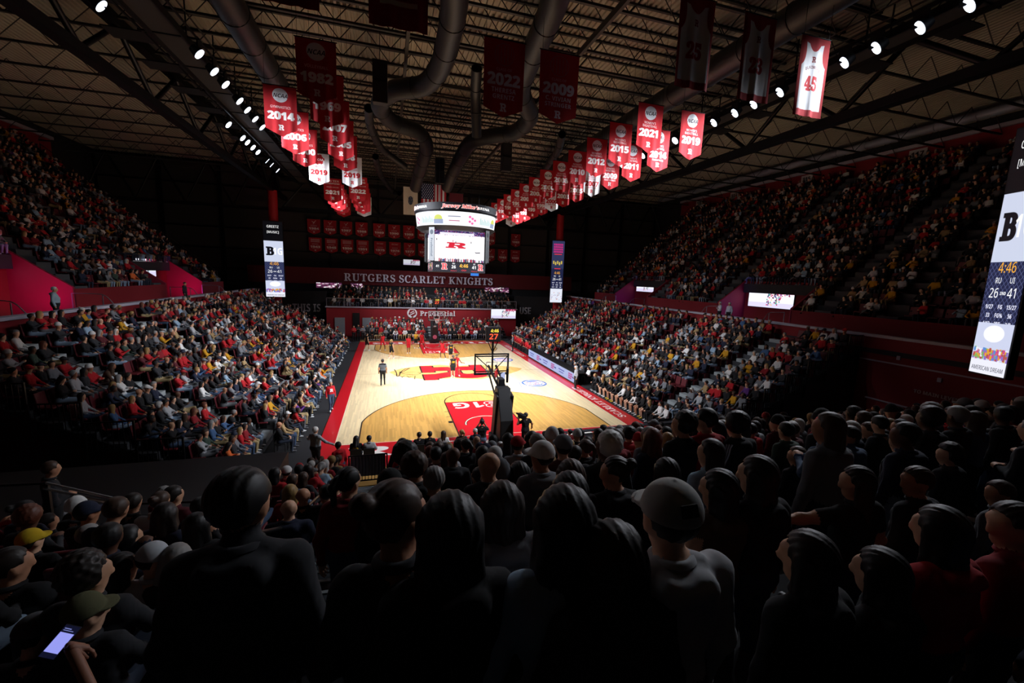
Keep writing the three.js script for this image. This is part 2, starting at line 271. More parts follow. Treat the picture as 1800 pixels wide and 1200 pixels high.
// roof: ribbed deck on open-web joists, deep girders over the columns
{
  const roof = structure('roof_ceiling', 'ribbed metal roof deck on dark open-web joists');
  const bays = [-38.4, -28, -17.5, -8.75, 0, 8.75, 17.5, 28, 38.4];
  const deck = mat('#9c9584', 0.75);
  for (let i = 0; i < bays.length - 1; i++) {
    const w = bays[i + 1] - bays[i], n = Math.round(w / 0.3), pts = [];
    for (let k = 0; k < n; k++) { const u = bays[i] + w * k / n, d = w / n; pts.push([u, 0], [u + d * 0.35, 0], [u + d * 0.45, -0.09], [u + d * 0.9, -0.09]); }
    pts.push([bays[i + 1], 0]);
    const sh = new THREE.Shape([...pts.map((p) => new THREE.Vector2(...p)), new THREE.Vector2(bays[i + 1], 0.12), new THREE.Vector2(bays[i], 0.12)]);
    for (const [za, zb] of [[-30, -10.5], [-10.5, 9.5], [9.5, 29.5], [29.5, 48.2]]) part(roof, 'deck_panel', at(new THREE.ExtrudeGeometry(sh, { depth: zb - za, bevelEnabled: false }), 0, 21.2, za), deck);
  }
  const chord = box(35, 0.11, 0.14), chordO = box(20.6, 0.11, 0.14);
  const diag = (a, b) => bar(a, b, 0.026, 5);
  const dl = diag([0, 0, 0], [1.25, 1.5, 0]), dr = diag([1.25, 1.5, 0], [2.5, 0, 0]);
  const dlo = diag([0, 0, 0], [1.3, 1.35, 0]), dro = diag([1.3, 1.35, 0], [2.6, 0, 0]);
  for (let z = 33; z > -29; z -= 1.7) {
    const j = structure('roof_joist', 'open-web steel joist spanning across under the roof deck');
    j.position.set(0, 19.55, z); j.userData.group = 'roof joists'; j.userData.category = 'joist';
    part(j, 'bottom_chord', chord, M.steel); part(j, 'top_chord', chord, M.steel, [0, 1.52, 0]);
    for (let k = -7; k < 7; k++) { part(j, 'diagonal', dl, M.steel, [k * 2.5, 0, 0]); part(j, 'diagonal', dr, M.steel, [k * 2.5, 0, 0]); }
    if (Math.round((33 - z) / 1.7) % 2 === 0) for (const s of [-1, 1]) {
      part(j, 'outer_chord', chordO, M.steel, [s * 28, 0.15, 0]); 
      for (let k = 0; k < 8; k++) { part(j, 'diagonal', dlo, M.steel, [s * 28 - 10.4 + k * 2.6, 0.15, 0]); part(j, 'diagonal', dro, M.steel, [s * 28 - 10.4 + k * 2.6, 0.15, 0]); }
    }
  }
  for (const s of [-1, 1]) {
    const g = structure('roof_girder_beam', 'deep dark truss girder running lengthwise over the corner columns');
    g.userData.group = 'lengthwise girders'; g.userData.category = 'girder';
    for (const y of [16.9, 19.5]) part(g, 'chord', box(0.5, 0.45, 74), M.blackm, [s * 17.8, y, 9]);
    for (let k = 0; k < 12; k++) { const z = -26 + k * 6; part(g, 'diagonal', bar([s * 17.8, 17, z], [s * 17.8, 19.4, z + 3], 0.13), M.blackm); part(g, 'diagonal', bar([s * 17.8, 19.4, z + 3], [s * 17.8, 17, z + 6], 0.13), M.blackm); }
    for (const [x, n] of [[4.2, 'purlin'], [11.5, 'purlin']]) part(g, n, box(0.16, 0.3, 74), M.steel, [s * x, 19.3, 9]);
    // cross bracing at the far end of the side bays
    for (let k = 0; k < 4; k++) { const x = 18.5 + k * 5; part(g, 'end_brace', bar([s * x, 15.5, -27.5], [s * (x + 2.5), 20.6, -27.5], 0.12), M.blackm); part(g, 'end_brace', bar([s * (x + 2.5), 20.6, -27.5], [s * (x + 5), 15.5, -27.5], 0.12), M.blackm); }
    part(g, 'end_brace', box(22, 0.3, 0.3), M.blackm, [s * 28, 15.5, -27.5]);
  }
  const cb = structure('end_truss_beam', 'dark cross truss at the end of the roof above the hanging flags');
  cb.userData.category = 'truss';
  for (const y of [15.6, 19.2]) part(cb, 'chord', box(36, 0.4, 0.4), M.blackm, [0, y, -27]);
  for (let k = -3; k < 3; k++) { part(cb, 'diagonal', bar([k * 6, 15.6, -27], [k * 6 + 3, 19.2, -27], 0.13), M.blackm); part(cb, 'diagonal', bar([k * 6 + 3, 19.2, -27], [k * 6 + 6, 15.6, -27], 0.13), M.blackm); }
  for (const [x, z] of [[-17.8, -21.6], [17.8, -21.6]]) {
    const c = structure('corner_column', 'tall scarlet column carrying the roof girder'); c.userData.category = 'column'; c.userData.group = 'scarlet corner columns';
    part(c, 'shaft', cyl(0.5, 0.5, 16.8, 20), mat('#a80f1a', 0.6), [x, 8.4, z]); part(c, 'base_plate', cyl(0.7, 0.75, 0.3, 20), M.black, [x, 0.15, z]);
  }
}
// ---------------------------------------------------------------- overhead: floodlights, catwalks, ducts
const lensMat = new THREE.MeshStandardMaterial({ color: 0xffffff, emissive: 0xdfeaff, emissiveIntensity: 5 });
lensMat.name = 'flood_light_lens';
floods.forEach(([x, z, ax, az, k], i) => {
  const onEast = x > 0, row = onEast ? 'on the catwalk above the team bench stand' : x < -14 ? 'on the outer rail of the west catwalk' : 'on the inner rail of the west catwalk';
  const o = thing('flood_light', 'round white LED floodlight lit ' + row, 'floodlight', [x, FLOOD_Y, z], 0, 'floodlights ' + row);
  const dir = V(ax - x, 0 - FLOOD_Y, az - z).normalize();
  const head = new THREE.Group(); head.name = 'lamp_head'; head.quaternion.setFromUnitVectors(V(0, 0, 1), dir); o.add(head);
  part(head, 'housing', at(cyl(0.27, 0.18, 0.34, 18), 0, 0, -0.2, Math.PI / 2), M.black);
  part(head, 'lens', at(cyl(0.24, 0.24, 0.04, 20), 0, 0, -0.02, Math.PI / 2), lensMat);
  part(o, 'yoke', box(0.06, 0.6, 0.5), M.blackm, [0, 0.35, 0]);
  const l = new THREE.SpotLight(0xf1f5ff, FLOOD_CD * k, 0, FLOOD_ANGLE, 1, 2);
  l.position.copy(dir).multiplyScalar(0.12); l.castShadow = true; l.shadow.radius = 12; l.shadow.mapSize.set(512, 512);
  o.add(l); l.target.position.set(ax - x, -FLOOD_Y, az - z); o.add(l.target);
  if (i % 3 === 0 || z > 12 || (!onEast && z > 6)) { const nearSide = z > 12 || (!onEast && z > 6), sp = new THREE.SpotLight(0xf1f5ff, nearSide ? (onEast ? NEAR_CD : NEAR_CD * 0.16) : SPILL_CD, 0, nearSide ? 0.45 : 1.3, 1, 2); sp.position.copy(dir).multiplyScalar(0.14); sp.castShadow = true; sp.shadow.radius = 12; o.add(sp); if (nearSide) { sp.target.position.set((onEast ? -8.5 : -2.5) - x, 4 - FLOOD_Y, 28.5 - z); o.add(sp.target); } else sp.target = l.target; } // wide skirt of the reflector
});
for (const s of [-1, 1]) {
  const c = thing('catwalk', s < 0 ? 'long dark steel catwalk hung under the roof on the side of the ball-carrier referee' : 'long dark steel catwalk hung under the roof above the team bench', 'catwalk', [s * 14.35, 18, 4]);
  c.userData.label = s < 0 ? 'long dark steel catwalk carrying two rows of floodlights' : 'long dark steel catwalk carrying a single row of floodlights';
  part(c, 'walkway', box(1.3, 0.08, 52), M.steel);
  for (const e of [-0.65, 0.65]) { for (const y of [0.5, 1.0]) part(c, 'handrail', box(0.05, 0.05, 52), M.steel, [e, y, 0]); part(c, 'stringer', box(0.08, 0.3, 52), M.blackm, [e, -0.1, 0]); }
  part(c, 'light_rail', box(0.07, 0.07, 52), M.blackm, [-s * 1.05, -0.02, 0]); if (s < 0) part(c, 'light_rail', box(0.07, 0.07, 52), M.blackm, [s * 1.05, -0.02, 0]);
  for (let k = -8; k <= 8; k++) { part(c, 'hanger', box(0.05, 1.7, 0.05), M.blackm, [-0.65, 0.85, k * 3.2]); part(c, 'hanger', box(0.05, 1.7, 0.05), M.blackm, [0.65, 0.85, k * 3.2]); part(c, 'cross_beam', box(2.3, 0.07, 0.07), M.blackm, [0, -0.05, k * 3.2]); }
  // horizontal slatted baffles beside the catwalk
  for (let k = -7; k <= 7; k++) part(c, 'baffle_panel', box(2.2, 0.05, 1.1), M.black, [s * 2.1, 0.5, k * 3.2 + 1.2]);
}
const onY = (px, py, y) => { const r = pixelRay(px, py); return EYE.clone().addScaledVector(r, (y - EYE.y) / r.y).toArray(); };
{
  const duct = (name, label, pts, r, seg = 60) => { const o = thing(name, label, 'duct'); const dm = name === 'steel_pipe' ? mat('#8d8f9c', 0.5, 0.2) : M.duct; part(o, 'duct_body', pipe(pts, r, seg, 16), dm); 
    const c = new THREE.CatmullRomCurve3(pts.map((p) => V(...p)), false, 'catmullrom', 0.4), n = Math.max(3, Math.round(c.getLength() / 2.4));
    for (let k = 1; k < n; k++) { const p = c.getPointAt(k / n), t = c.getTangentAt(k / n); const g = new THREE.TorusGeometry(r, 0.03, 6, 18); g.applyQuaternion(new THREE.Quaternion().setFromUnitVectors(V(0, 0, 1), t)); part(o, 'band', g, dm, p.toArray()); if (k % 2) part(o, 'hanger', box(0.03, 19.4 - p.y, 0.03), M.blackm, [p.x, (19.4 + p.y) / 2, p.z]); }
    return o; };
  duct('air_duct', 'long straight black round duct beside the catwalk over the team bench', [[10.1, 18.3, 32], [10.1, 18.3, 10], [10.1, 18.3, -14]], 0.6);
  duct('air_duct', 'long straight black round duct beside the catwalk with two light rows', [[-11.2, 18.3, 32], [-11.2, 18.3, 10], [-11.2, 18.3, -14]], 0.6);
  const Y = 18.0;
  duct('air_duct', 'fat black duct snaking in a wide S toward the scoreboard', [onY(800, -40, Y), onY(796, 30, Y), onY(775, 115, Y), onY(745, 150, Y), onY(690, 160, Y), onY(667, 185, Y), onY(690, 214, Y), onY(735, 232, Y), onY(750, 258, Y - 0.3), onY(738, 300, Y - 1), onY(730, 330, Y - 2)], 0.52, 90);
  duct('air_duct', 'fat black duct curving behind the two hall of fame banners', [onY(985, -30, Y), onY(965, 30, Y), onY(930, 110, Y), onY(915, 160, Y), onY(932, 205, Y), onY(905, 232, Y), onY(860, 240, Y), onY(825, 252, Y - 0.2), onY(800, 295, Y - 0.8), onY(785, 330, Y - 2)], 0.52, 90);
  duct('air_duct', 'thin black bent duct curving down beside the hanging scarlet banners', [onY(648, 190, Y), onY(652, 225, Y), onY(672, 262, Y), onY(712, 292, Y - 0.6)], 0.28, 30);
  duct('air_duct', 'short black bent duct curling down above the flags', [onY(660, 275, Y), onY(668, 305, Y), onY(690, 336, Y - 0.6), onY(702, 340, Y - 1)], 0.28, 30);
  duct('air_duct', 'thin black bent duct curving behind the long row of scarlet banners', [onY(988, 236, Y), onY(980, 265, Y), onY(955, 300, Y), onY(925, 325, Y - 0.6)], 0.28, 30);
  duct('air_duct', 'black vertical drop duct beside the hall of fame banners', [onY(838, 120, 19.2), onY(836, 170, 18.4), onY(838, 240, 16.6)], 0.3, 24);
  duct('steel_pipe', 'long pale grey pipe under the roof over the upper stand behind the bench', [[34.4, 20.3, 30], [34.4, 20.3, 5], [34.4, 20.3, -23]], 0.32);
  duct('steel_pipe', 'long pale grey pipe under the roof over the upper stand opposite the bench', [[-34.4, 20.3, 30], [-34.4, 20.3, 15], [-34.4, 20.3, -5]], 0.32);
  const sp = (px, py, y, l) => { const o = thing('loudspeaker_cluster', l, 'speaker', onY(px, py, y), 0); part(o, 'cabinet', rbox(0.75, 1.0, 0.7, 0.04), M.black); part(o, 'cabinet', rbox(0.75, 1.0, 0.7, 0.04), M.black, [0, -1.02, 0.06], [0.12, 0, 0]); part(o, 'grille', box(0.62, 0.85, 0.02), mat('#1e1e20'), [0, 0, 0.36]); part(o, 'hanger', box(0.03, 1.6, 0.03), M.blackm, [0, 1.3, 0]); };
  sp(668, 128, 18.2, 'black hanging loudspeaker pair above the S shaped duct'); sp(890, 265, 17.6, 'black hanging loudspeaker pair beyond the hall of fame banners'); sp(773, 290, 17.2, 'black hanging loudspeaker pair above the striped flag');
}
// ---------------------------------------------------------------- banners
const CELLW = 204, CELLH = 255, COLS = 10;
const cells = [];
const circle = (x, cx, cy, r, c) => { x.fillStyle = c; x.beginPath(); x.arc(cx, cy, r, 0, 7); x.fill(); };
function figure(x, cx, cy, s, c) { x.strokeStyle = c; x.lineWidth = s * 0.16; x.lineCap = 'round'; x.beginPath(); x.moveTo(cx - s * 0.6, cy - s * 0.4); x.lineTo(cx, cy + s * 0.3); x.lineTo(cx + s * 0.7, cy - s * 0.8); x.moveTo(cx, cy + s * 0.3); x.lineTo(cx - s * 0.2, cy + s * 0.9); x.moveTo(cx - s * 0.1, cy); x.lineTo(cx + s * 0.4, cy + s * 0.4); x.stroke(); }
function drawBanner(x, ox, oy, b) {
  const W = CELLW, H = 340, fg = b.white ? '#b3121d' : '#ece9e6', bg = b.bg || (b.white ? '#dfdfe2' : '#b5121e');
  x.save(); x.beginPath(); x.rect(ox, oy, W, CELLH); x.clip(); x.translate(ox, oy); x.scale(1, CELLH / 340); x.fillStyle = bg; x.fillRect(0, 0, W, H);
  if (b.kind === 'ncaa') {
    circle(x, W / 2, 66, 46, b.white ? '#b3121d' : '#e4e6ea'); text(x, 'NCAA', W / 2, 68, 34, b.white ? '#e9e9ea' : '#2a0d12', { sx: 0.95, weight: 'italic bold' });
    if (b.white) { x.fillStyle = '#b3121d'; for (let a = 0; a < 6; a++) { x.save(); x.translate(W / 2, 66); x.rotate(a); x.fillRect(-54, -9, 108, 18); x.restore(); } text(x, 'NCAA', W / 2, 68, 30, '#e9e9ea', { weight: 'italic bold' }); }
    const ls = b.sport.split(' '); ls.forEach((t, i) => text(x, t, W / 2, (ls.length > 1 ? 130 : 142) + i * 22, 21, fg, { weight: 'normal' }));
    text(x, b.year, W / 2, 200, 66, fg, { sx: 1.12, stroke: fg, lw: 5 }); if (b.foot) text(x, b.foot, W / 2, 240, 18, fg);
    blockR(x, W / 2 - 16, 258, 32, 36, fg);
  } else if (b.kind === 'conf') {
    text(x, 'BIG TEN', W / 2, 40, 34, fg, { font: 'serif' }); text(x, 'CHAMPIONS', W / 2, 74, 26, fg); text(x, b.sport, W / 2, 120, 20, fg, { weight: 'normal' });
    text(x, b.year, W / 2, 190, 66, fg, { sx: 1.12, stroke: fg, lw: 5 }); blockR(x, W / 2 - 16, 250, 32, 36, fg);
  } else if (b.kind === 'fame') {
    x.strokeStyle = '#8e4a55'; x.lineWidth = 4; x.beginPath(); x.arc(W / 2, 66, 46, 0, 7); x.stroke(); for (let k = -2; k <= 2; k++) { x.beginPath(); x.moveTo(W / 2 + k * 16, 30); x.lineTo(W / 2 + k * 16, 100); x.stroke(); }
    text(x, 'CLASS OF', W / 2, 128, 18, '#b9b4c2', { weight: 'normal' }); text(x, b.year, W / 2, 172, 66, '#c9c6d6', { sx: 1.12, stroke: '#c9c6d6', lw: 4 });
    b.lines.forEach((t, i) => text(x, t, W / 2, 216 + i * 28, 29, '#c9c6d6')); blockR(x, W / 2 - 16, 272, 32, 36, '#d8d5e0');
  } else if (b.kind === 'jersey') {
    x.fillStyle = '#e6e8ec'; x.beginPath(); x.moveTo(62, 34); x.quadraticCurveTo(W / 2, 92, 142, 34); x.lineTo(164, 30); x.quadraticCurveTo(150, 100, 186, 124); x.lineTo(186, 306); x.lineTo(18, 306); x.lineTo(18, 124); x.quadraticCurveTo(54, 100, 40, 30); x.closePath(); x.fill();
    blockR(x, W / 2 - 11, 84, 22, 24, '#7a1a22'); [...b.nameText].forEach((ch, i, a) => { const t = (i - (a.length - 1) / 2) * 0.13; text(x, ch, W / 2 + Math.sin(t) * 105, 225 - Math.cos(t) * 98, 17, '#5a1118', { rot: t }); });
    text(x, b.year, W / 2, 196, 78, b.num || '#b3121d', { font: 'serif', stroke: b.num || '#b3121d', lw: 6 });
  } else if (b.kind === 'far') {
    if (b.fig === 1) figure(x, W / 2, 70, 44, '#d9cdcd'); else if (b.fig === 2) { text(x, 'ECAC', W / 2, 60, 40, '#d9cdcd', { font: 'serif' }); } else { for (let k = 0; k < 3; k++) { x.fillStyle = '#d9cdcd'; x.fillRect(34, 40 + k * 26, W - 68, 9); } }
    for (let k = 0; k < 2; k++) { x.fillStyle = '#b98d90'; x.fillRect(52, 132 + k * 20, W - 104, 8); }
    text(x, b.year, W / 2, 206, 62, '#e3dcdc', { sx: 1.15, stroke: '#e3dcdc', lw: 4 }); x.fillStyle = '#b98d90'; x.fillRect(52, 244, W - 104, 7); blockR(x, W / 2 - 13, 268, 26, 28, '#d9cdcd');
  } else if (b.kind === 'hung') { circle(x, W / 2, 90, 50, '#c9b7a2'); x.fillStyle = '#cdbfb0'; for (let k = 0; k < 4; k++) x.fillRect(40, 160 + k * 30, W - 80, 16); }
  x.restore();
}
const addCell = (b) => { cells.push(b); return cells.length - 1; };
const bannerTex = new THREE.CanvasTexture(document.createElement('canvas')); // filled once every banner is known
const bannerMat = new THREE.MeshStandardMaterial({ roughness: 0.9, side: THREE.FrontSide });
function bannerCloth(w, h, tip, cell, wave, phase) {
  const nx = 16, ny = 14, pos = [], uv = [], idx = [], cx = cell % COLS, cy = Math.floor(cell / COLS), TW = 2048, TH = 2048;
  for (const side of [1, -1]) {
    const off = pos.length / 3;
    for (let j = 0; j <= ny; j++) for (let i = 0; i <= nx; i++) {
      const u = i / nx, v = j / ny, hh = h - tip * Math.abs(u - 0.5) * 2, y = -hh * v;
      const fold = wave * (Math.sin(u * 15 + phase) + 0.5 * Math.sin(u * 27 + phase * 2)) * (0.25 + 0.75 * v);
      pos.push((u - 0.5) * w * (1 - 0.03 * v), y, fold + side * 0.006);
      const uu = side > 0 ? u : 1 - u; uv.push((cx + 0.02 + 0.96 * uu) * CELLW / TW, 1 - (cy + 0.01 + 0.97 * (-y / h)) * CELLH / TH);
    }
    for (let j = 0; j < ny; j++) for (let i = 0; i < nx; i++) { const a = off + j * (nx + 1) + i, b = a + 1, c = a + nx + 1, d = c + 1; side > 0 ? idx.push(a, c, b, b, c, d) : idx.push(a, b, c, b, d, c); }
  }
  const g = new THREE.BufferGeometry(); g.setAttribute('position', new THREE.Float32BufferAttribute(pos, 3)); g.setAttribute('uv', new THREE.Float32BufferAttribute(uv, 2)); g.setIndex(idx); g.computeVertexNormals(); return g;
}
function banner(b, label, pos, w, h, group, o = {}) {
  const t = thing(o.name || 'pennant_banner', label, 'banner', pos, o.turn || 0, group);
  part(t, 'cloth', bannerCloth(w, h, o.tip ?? 0.32, addCell(b), o.wave ?? 0.022, rnd() * 6), bannerMat);
  part(t, 'rod', at(cyl(0.022, 0.022, w + 0.08, 8), 0, 0, 0, 0, 0, Math.PI / 2), M.blackm);
  if (o.wire !== false) for (const e of [-1, 1]) part(t, 'wire', box(0.012, 21.12 - pos[1], 0.012), M.blackm, [e * w * 0.45, (21.12 - pos[1]) / 2, 0]);
}
const BY = 16.5;
{
  const right = [[2019], [2014, 'CHAMPIONS'], [2011], [2009, 'SWEET SIXTEEN'], [2007, 'FINAL FOUR', 1], [2005, 'ELITE EIGHT'], [2003], [2000, 'FINAL FOUR', 1], [1998, 'SWEET SIXTEEN'], [1994], [1992], [1988], [1986, '', 1]];
  right.forEach(([y, f, w], i) => banner({ kind: 'ncaa', sport: "WOMEN'S BASKETBALL", year: '' + y, foot: f, white: w }, `${w ? 'white' : 'scarlet'} pennant banner reading ${y}, ${ord(i)} from the jerseys in the outer long row`, [9.55, BY, 15 - i * 2.72], 1.36, 2.3, 'outer row of tournament banners'));
  const inner = [[2021], [2015], [2012], [2010], [2008, 'ELITE EIGHT'], [2006, 'SWEET SIXTEEN'], [2004], [2001], [1999, 'ELITE EIGHT'], [1993], [1991], [1990], [1989]];
  inner.forEach(([y, f], i) => banner({ kind: 'ncaa', sport: "WOMEN'S BASKETBALL", year: '' + y, foot: f }, `scarlet pennant banner reading ${y}, ${ord(i)} from the jerseys in the inner long row`, [7.08, BY, 15.05 - i * 2.75], 1.38, 2.25, 'inner row of tournament banners'));
  const lo = [[10.45, 2014, 'GYMNASTICS'], [7.2, 2006, 'GYMNASTICS'], [4.25, 2000, 'GYMNASTICS'], [-1.35, 2019, 'WRESTLING', 1]];
  lo.forEach(([z, y, sp, w], i) => banner({ kind: 'ncaa', sport: sp, year: '' + y, foot: '', white: w }, `${w ? 'white' : 'scarlet'} ${sp.toLowerCase()} pennant banner reading ${y}, ${ord(i)} of the outer column beside the catwalk`, [-10.05, BY, z], 1.42, 2.25, 'banners over the court side without benches'));
  [2021, 2020, 2018, 2016, 2013].forEach((y, i) => banner({ kind: 'conf', sport: 'MEN’S SOCCER', year: '' + y }, `scarlet conference pennant banner reading ${y}, ${ord(i)} in the outer short stack`, [-10.1, BY, -10 - i * 2.6], 1.55, 2.25, 'outer short stack of conference banners'));
  const li = [[15.45, 1982, 'VOLLEYBALL'], [12.6, 1969, 'GYMNASTICS'], [9.7, 2007, 'GYMNASTICS'], [6.8, 2005, 'GYMNASTICS'], [4.0, 1998, 'GYMNASTICS'], [-1.3, 2019, 'WRESTLING', 1]];
  li.forEach(([z, y, sp, w], i) => banner({ kind: 'ncaa', sport: sp, year: '' + y, foot: '', white: w }, `${w ? 'white' : 'scarlet'} ${sp.toLowerCase()} pennant banner reading ${y}, ${ord(i)} of the inner column toward mid court`, [-7.75, BY, z], 1.42, 2.25, 'banners over the court side without benches'));
  [2022, 2019, 2017, 2015, 2012].forEach((y, i) => banner({ kind: 'conf', sport: 'WOMEN’S SOCCER', year: '' + y, white: i === 4 ? 1 : 0 }, `${i === 4 ? 'white' : 'scarlet'} conference pennant banner reading ${y}, ${ord(i)} in the inner short stack`, [-7.75, BY, -8.3 - i * 2.6], 1.6, 2.25, 'inner short stack of conference banners'));
  banner({ kind: 'fame', year: '2022', lines: ['THERESA', 'GRENTZ'], bg: '#a5121c' }, 'large dark scarlet hall of fame banner reading 2022 beside the fat snaking duct', [-1.05, BY, 17.9], 1.55, 2.65, 'hall of fame banners', { wave: 0.01 });
  banner({ kind: 'fame', year: '2009', lines: ['C. VIVIAN', 'STRINGER'], bg: '#a5121c' }, 'slightly lower dark scarlet hall of fame banner reading 2009', [1.17, BY, 17.8], 1.6, 2.55, 'hall of fame banners', { wave: 0.01 });
  [[4.0, '25', '', '#b3121d', 21.95, 'dim'], [6.48, '23', '', '#b3121d', 21.9, 'half lit'], [9.25, '45', 'OLKOWSKI', '#b3121d', 21.6, 'brightly lit']].forEach(([x, y, n, num, z, lit]) => banner({ kind: 'jersey', year: y, nameText: n, num, bg: '#a5121c' }, `${lit} white basketball jersey numbered ${y} on a hanging scarlet banner`, [x, BY + 0.15, z], 1.28, 2.6, 'retired jersey banners', { name: 'jersey_banner', tip: 0, wave: 0.025 }));
  banner({ kind: 'hung', bg: '#a5121c' }, 'dim dark banner cut by the roof, next to the fat middle duct', [-4.9, BY + 0.2, 21.9], 1.5, 2.55, 'dim hanging banners', { name: 'jersey_banner', tip: 0 });
  banner({ kind: 'hung', bg: '#a5121c' }, 'dim red banner hanging above the volleyball banner', [-7.4, BY + 0.2, 21.9], 1.3, 2.5, 'dim hanging banners', { name: 'jersey_banner', tip: 0 });
  // rows on the end wall
  const top = [1984, 1986, 1987, 1988, 1989, 1990, 1993, 1994], bot = [1943, 1945, 1950, 1951, 1975, 1976, 1977, 1978];
  top.forEach((y, i) => banner({ kind: 'far', year: '' + y, fig: 1, bg: '#a01824' }, `small dark red banner reading ${y}, ${ord(i)} in the upper row on the end wall`, [-14.7 + i * 2.02 + (i > 3 ? 0.3 : 0), 14.75, -29.2], 1.6, 2.0, 'upper row of end wall banners', { wire: false, wave: 0.01, name: 'wall_banner' }));
  bot.forEach((y, i) => banner({ kind: 'far', year: '' + y, fig: i < 4 ? 0 : i < 6 ? 2 : 1, bg: '#a01824' }, `small dark red banner reading ${y}, ${ord(i)} in the lower row on the end wall`, [-14.6 + i * 2.02 + (i > 3 ? 0.3 : 0), 12.35, -29.2], 1.6, 2.0, 'lower row of end wall banners', { wire: false, wave: 0.01, name: 'wall_banner' }));
  [[9.7, 14.6, 1978, 0], [13.7, 14.6, 1983, 1], [9.7, 12.2, 1979, 1], [11.7, 12.2, 1982, 1], [13.7, 12.2, 1985, 2]].forEach(([x, y, yr, fig], i) => banner({ kind: 'far', year: '' + yr, fig, bg: '#941824' }, `small dark red banner reading ${yr}, ${ord(i)} on the end wall past the scoreboard`, [x, y, -29.2], 1.5, 2.0, 'end wall banners beyond the scoreboard', { wire: false, wave: 0.01, name: 'wall_banner' }));
  const c = document.createElement('canvas'); c.width = 2048; c.height = 2048; const x = c.getContext('2d'); x.fillStyle = '#a5121c'; x.fillRect(0, 0, 2048, 2048);
  cells.forEach((b, i) => drawBanner(x, (i % COLS) * CELLW, Math.floor(i / COLS) * CELLH, b));
  bannerTex.image = c; bannerTex.colorSpace = THREE.SRGBColorSpace; bannerTex.magFilter = THREE.LinearFilter; bannerTex.needsUpdate = true; bannerMat.map = bannerTex;

}
// flags beyond the scoreboard
{
  const flag = (label, x, w, h, yTop, draw) => {
    const t = thing('flag', label, 'flag', [x, yTop, -9], 0, 'flags over mid court'); const nx = 18, ny = 10, g = new THREE.PlaneGeometry(w, h, nx, ny); g.translate(0, -h / 2, 0);
    const p = g.attributes.position; for (let i = 0; i < p.count; i++) p.setZ(i, 0.05 * Math.sin(p.getX(i) * 7 + 1) * (0.3 - p.getY(i) / h));
    g.computeVertexNormals(); part(t, 'cloth', g, new THREE.MeshStandardMaterial({ map: canvas(256, 256, draw), roughness: 0.9, side: THREE.DoubleSide })); part(t, 'rod', at(cyl(0.025, 0.025, w + 0.1, 8), 0, 0, 0, 0, 0, Math.PI / 2), M.blackm);
    for (const e of [-1, 1]) part(t, 'wire', box(0.012, 21.12 - yTop, 0.012), M.blackm, [e * w * 0.45, (21.12 - yTop) / 2, 0]);
  };
  flag('pale buff flag with dark crest hanging beside the striped flag', -3.05, 1.35, 2.6, 16.2, (x) => { x.fillStyle = '#b7aa94'; x.fillRect(0, 0, 256, 256); x.fillStyle = '#27344a'; x.beginPath(); x.ellipse(128, 125, 44, 40, 0, 0, 7); x.fill(); x.fillStyle = '#6d6553'; for (let k = 0; k < 7; k++) x.fillRect(80 + k * 14, 90 + (k % 3) * 22, 9, 16); });
  flag('flag with white stars on blue and red and white stripes', -0.85, 2.4, 2.6, 16.65, (x) => { for (let k = 0; k < 13; k++) { x.fillStyle = k % 2 ? '#d8d4d6' : '#9c1522'; x.fillRect(Math.round(k * 19.7), 0, 20, 256); } x.fillStyle = '#1a2140'; x.fillRect(0, 0, 128, 142); x.fillStyle = '#e8e8ee'; for (let r = 0; r < 9; r++) for (let c = 0; c < 6; c++) { x.beginPath(); x.arc(10 + c * 21 + (r % 2) * 10, 9 + r * 15, 3.6, 0, 7); x.fill(); } });
  flag('plain dark maroon flag hanging beside the striped flag', 1.35, 1.4, 2.0, 16.0, (x) => { x.fillStyle = '#5a1420'; x.fillRect(0, 0, 256, 256); });
}
// ---------------------------------------------------------------- scoreboard, LED boards, screens, signs
function courtPicture(x, w, h) {
  x.fillStyle = '#f4f2f6'; x.fillRect(0, 0, w, h); x.fillStyle = '#3b2f63'; x.fillRect(0, 0, w, h * 0.2);
  for (let k = 0; k < 420; k++) { x.fillStyle = pick(['#e9e6f6', '#c01c3a', '#1c1838', '#7b62b8', '#c9b8ef', '#8d1d4a', '#2a2450']); x.fillRect(rnd() * w, rnd() * h * 0.2, 7, 8); }
  x.fillStyle = '#eae6f2'; x.fillRect(w * 0.14, h * 0.13, w * 0.62, h * 0.07); x.fillStyle = '#d41834';
  x.save(); x.transform(1, 0, -0.25, 1, w * 0.1, 0); blockR(x, w * 0.24, h * 0.42, w * 0.36, h * 0.17, '#d41834'); x.restore();
  x.strokeStyle = '#c9a9b4'; x.lineWidth = 2; x.beginPath(); x.moveTo(w * 0.47, h * 0.55); x.lineTo(w * 0.47, h); x.stroke(); text(x, 'J', w * 0.84, h * 0.7, h * 0.14, '#1e1a26', { font: 'serif', rot: 1.5 });
  for (const [a, b] of [[0.08, 0.33], [0.37, 0.36], [0.42, 0.39], [0.7, 0.38]]) { x.fillStyle = pick(['#c01c3a', '#23202c']); x.fillRect(w * a, h * b, 7, 18); x.fillStyle = '#b98a72'; x.fillRect(w * a + 1, h * b - 6, 5, 6); }
  for (let k = 0; k < 70; k++) { x.fillStyle = pick(['#c01c3a', '#2a2a36', '#4a5a8a', '#d9d6e0', '#8d1d2a']); const u = rnd() * w; x.fillRect(u, h * (0.9 + rnd() * 0.05), 12, 40); }
}
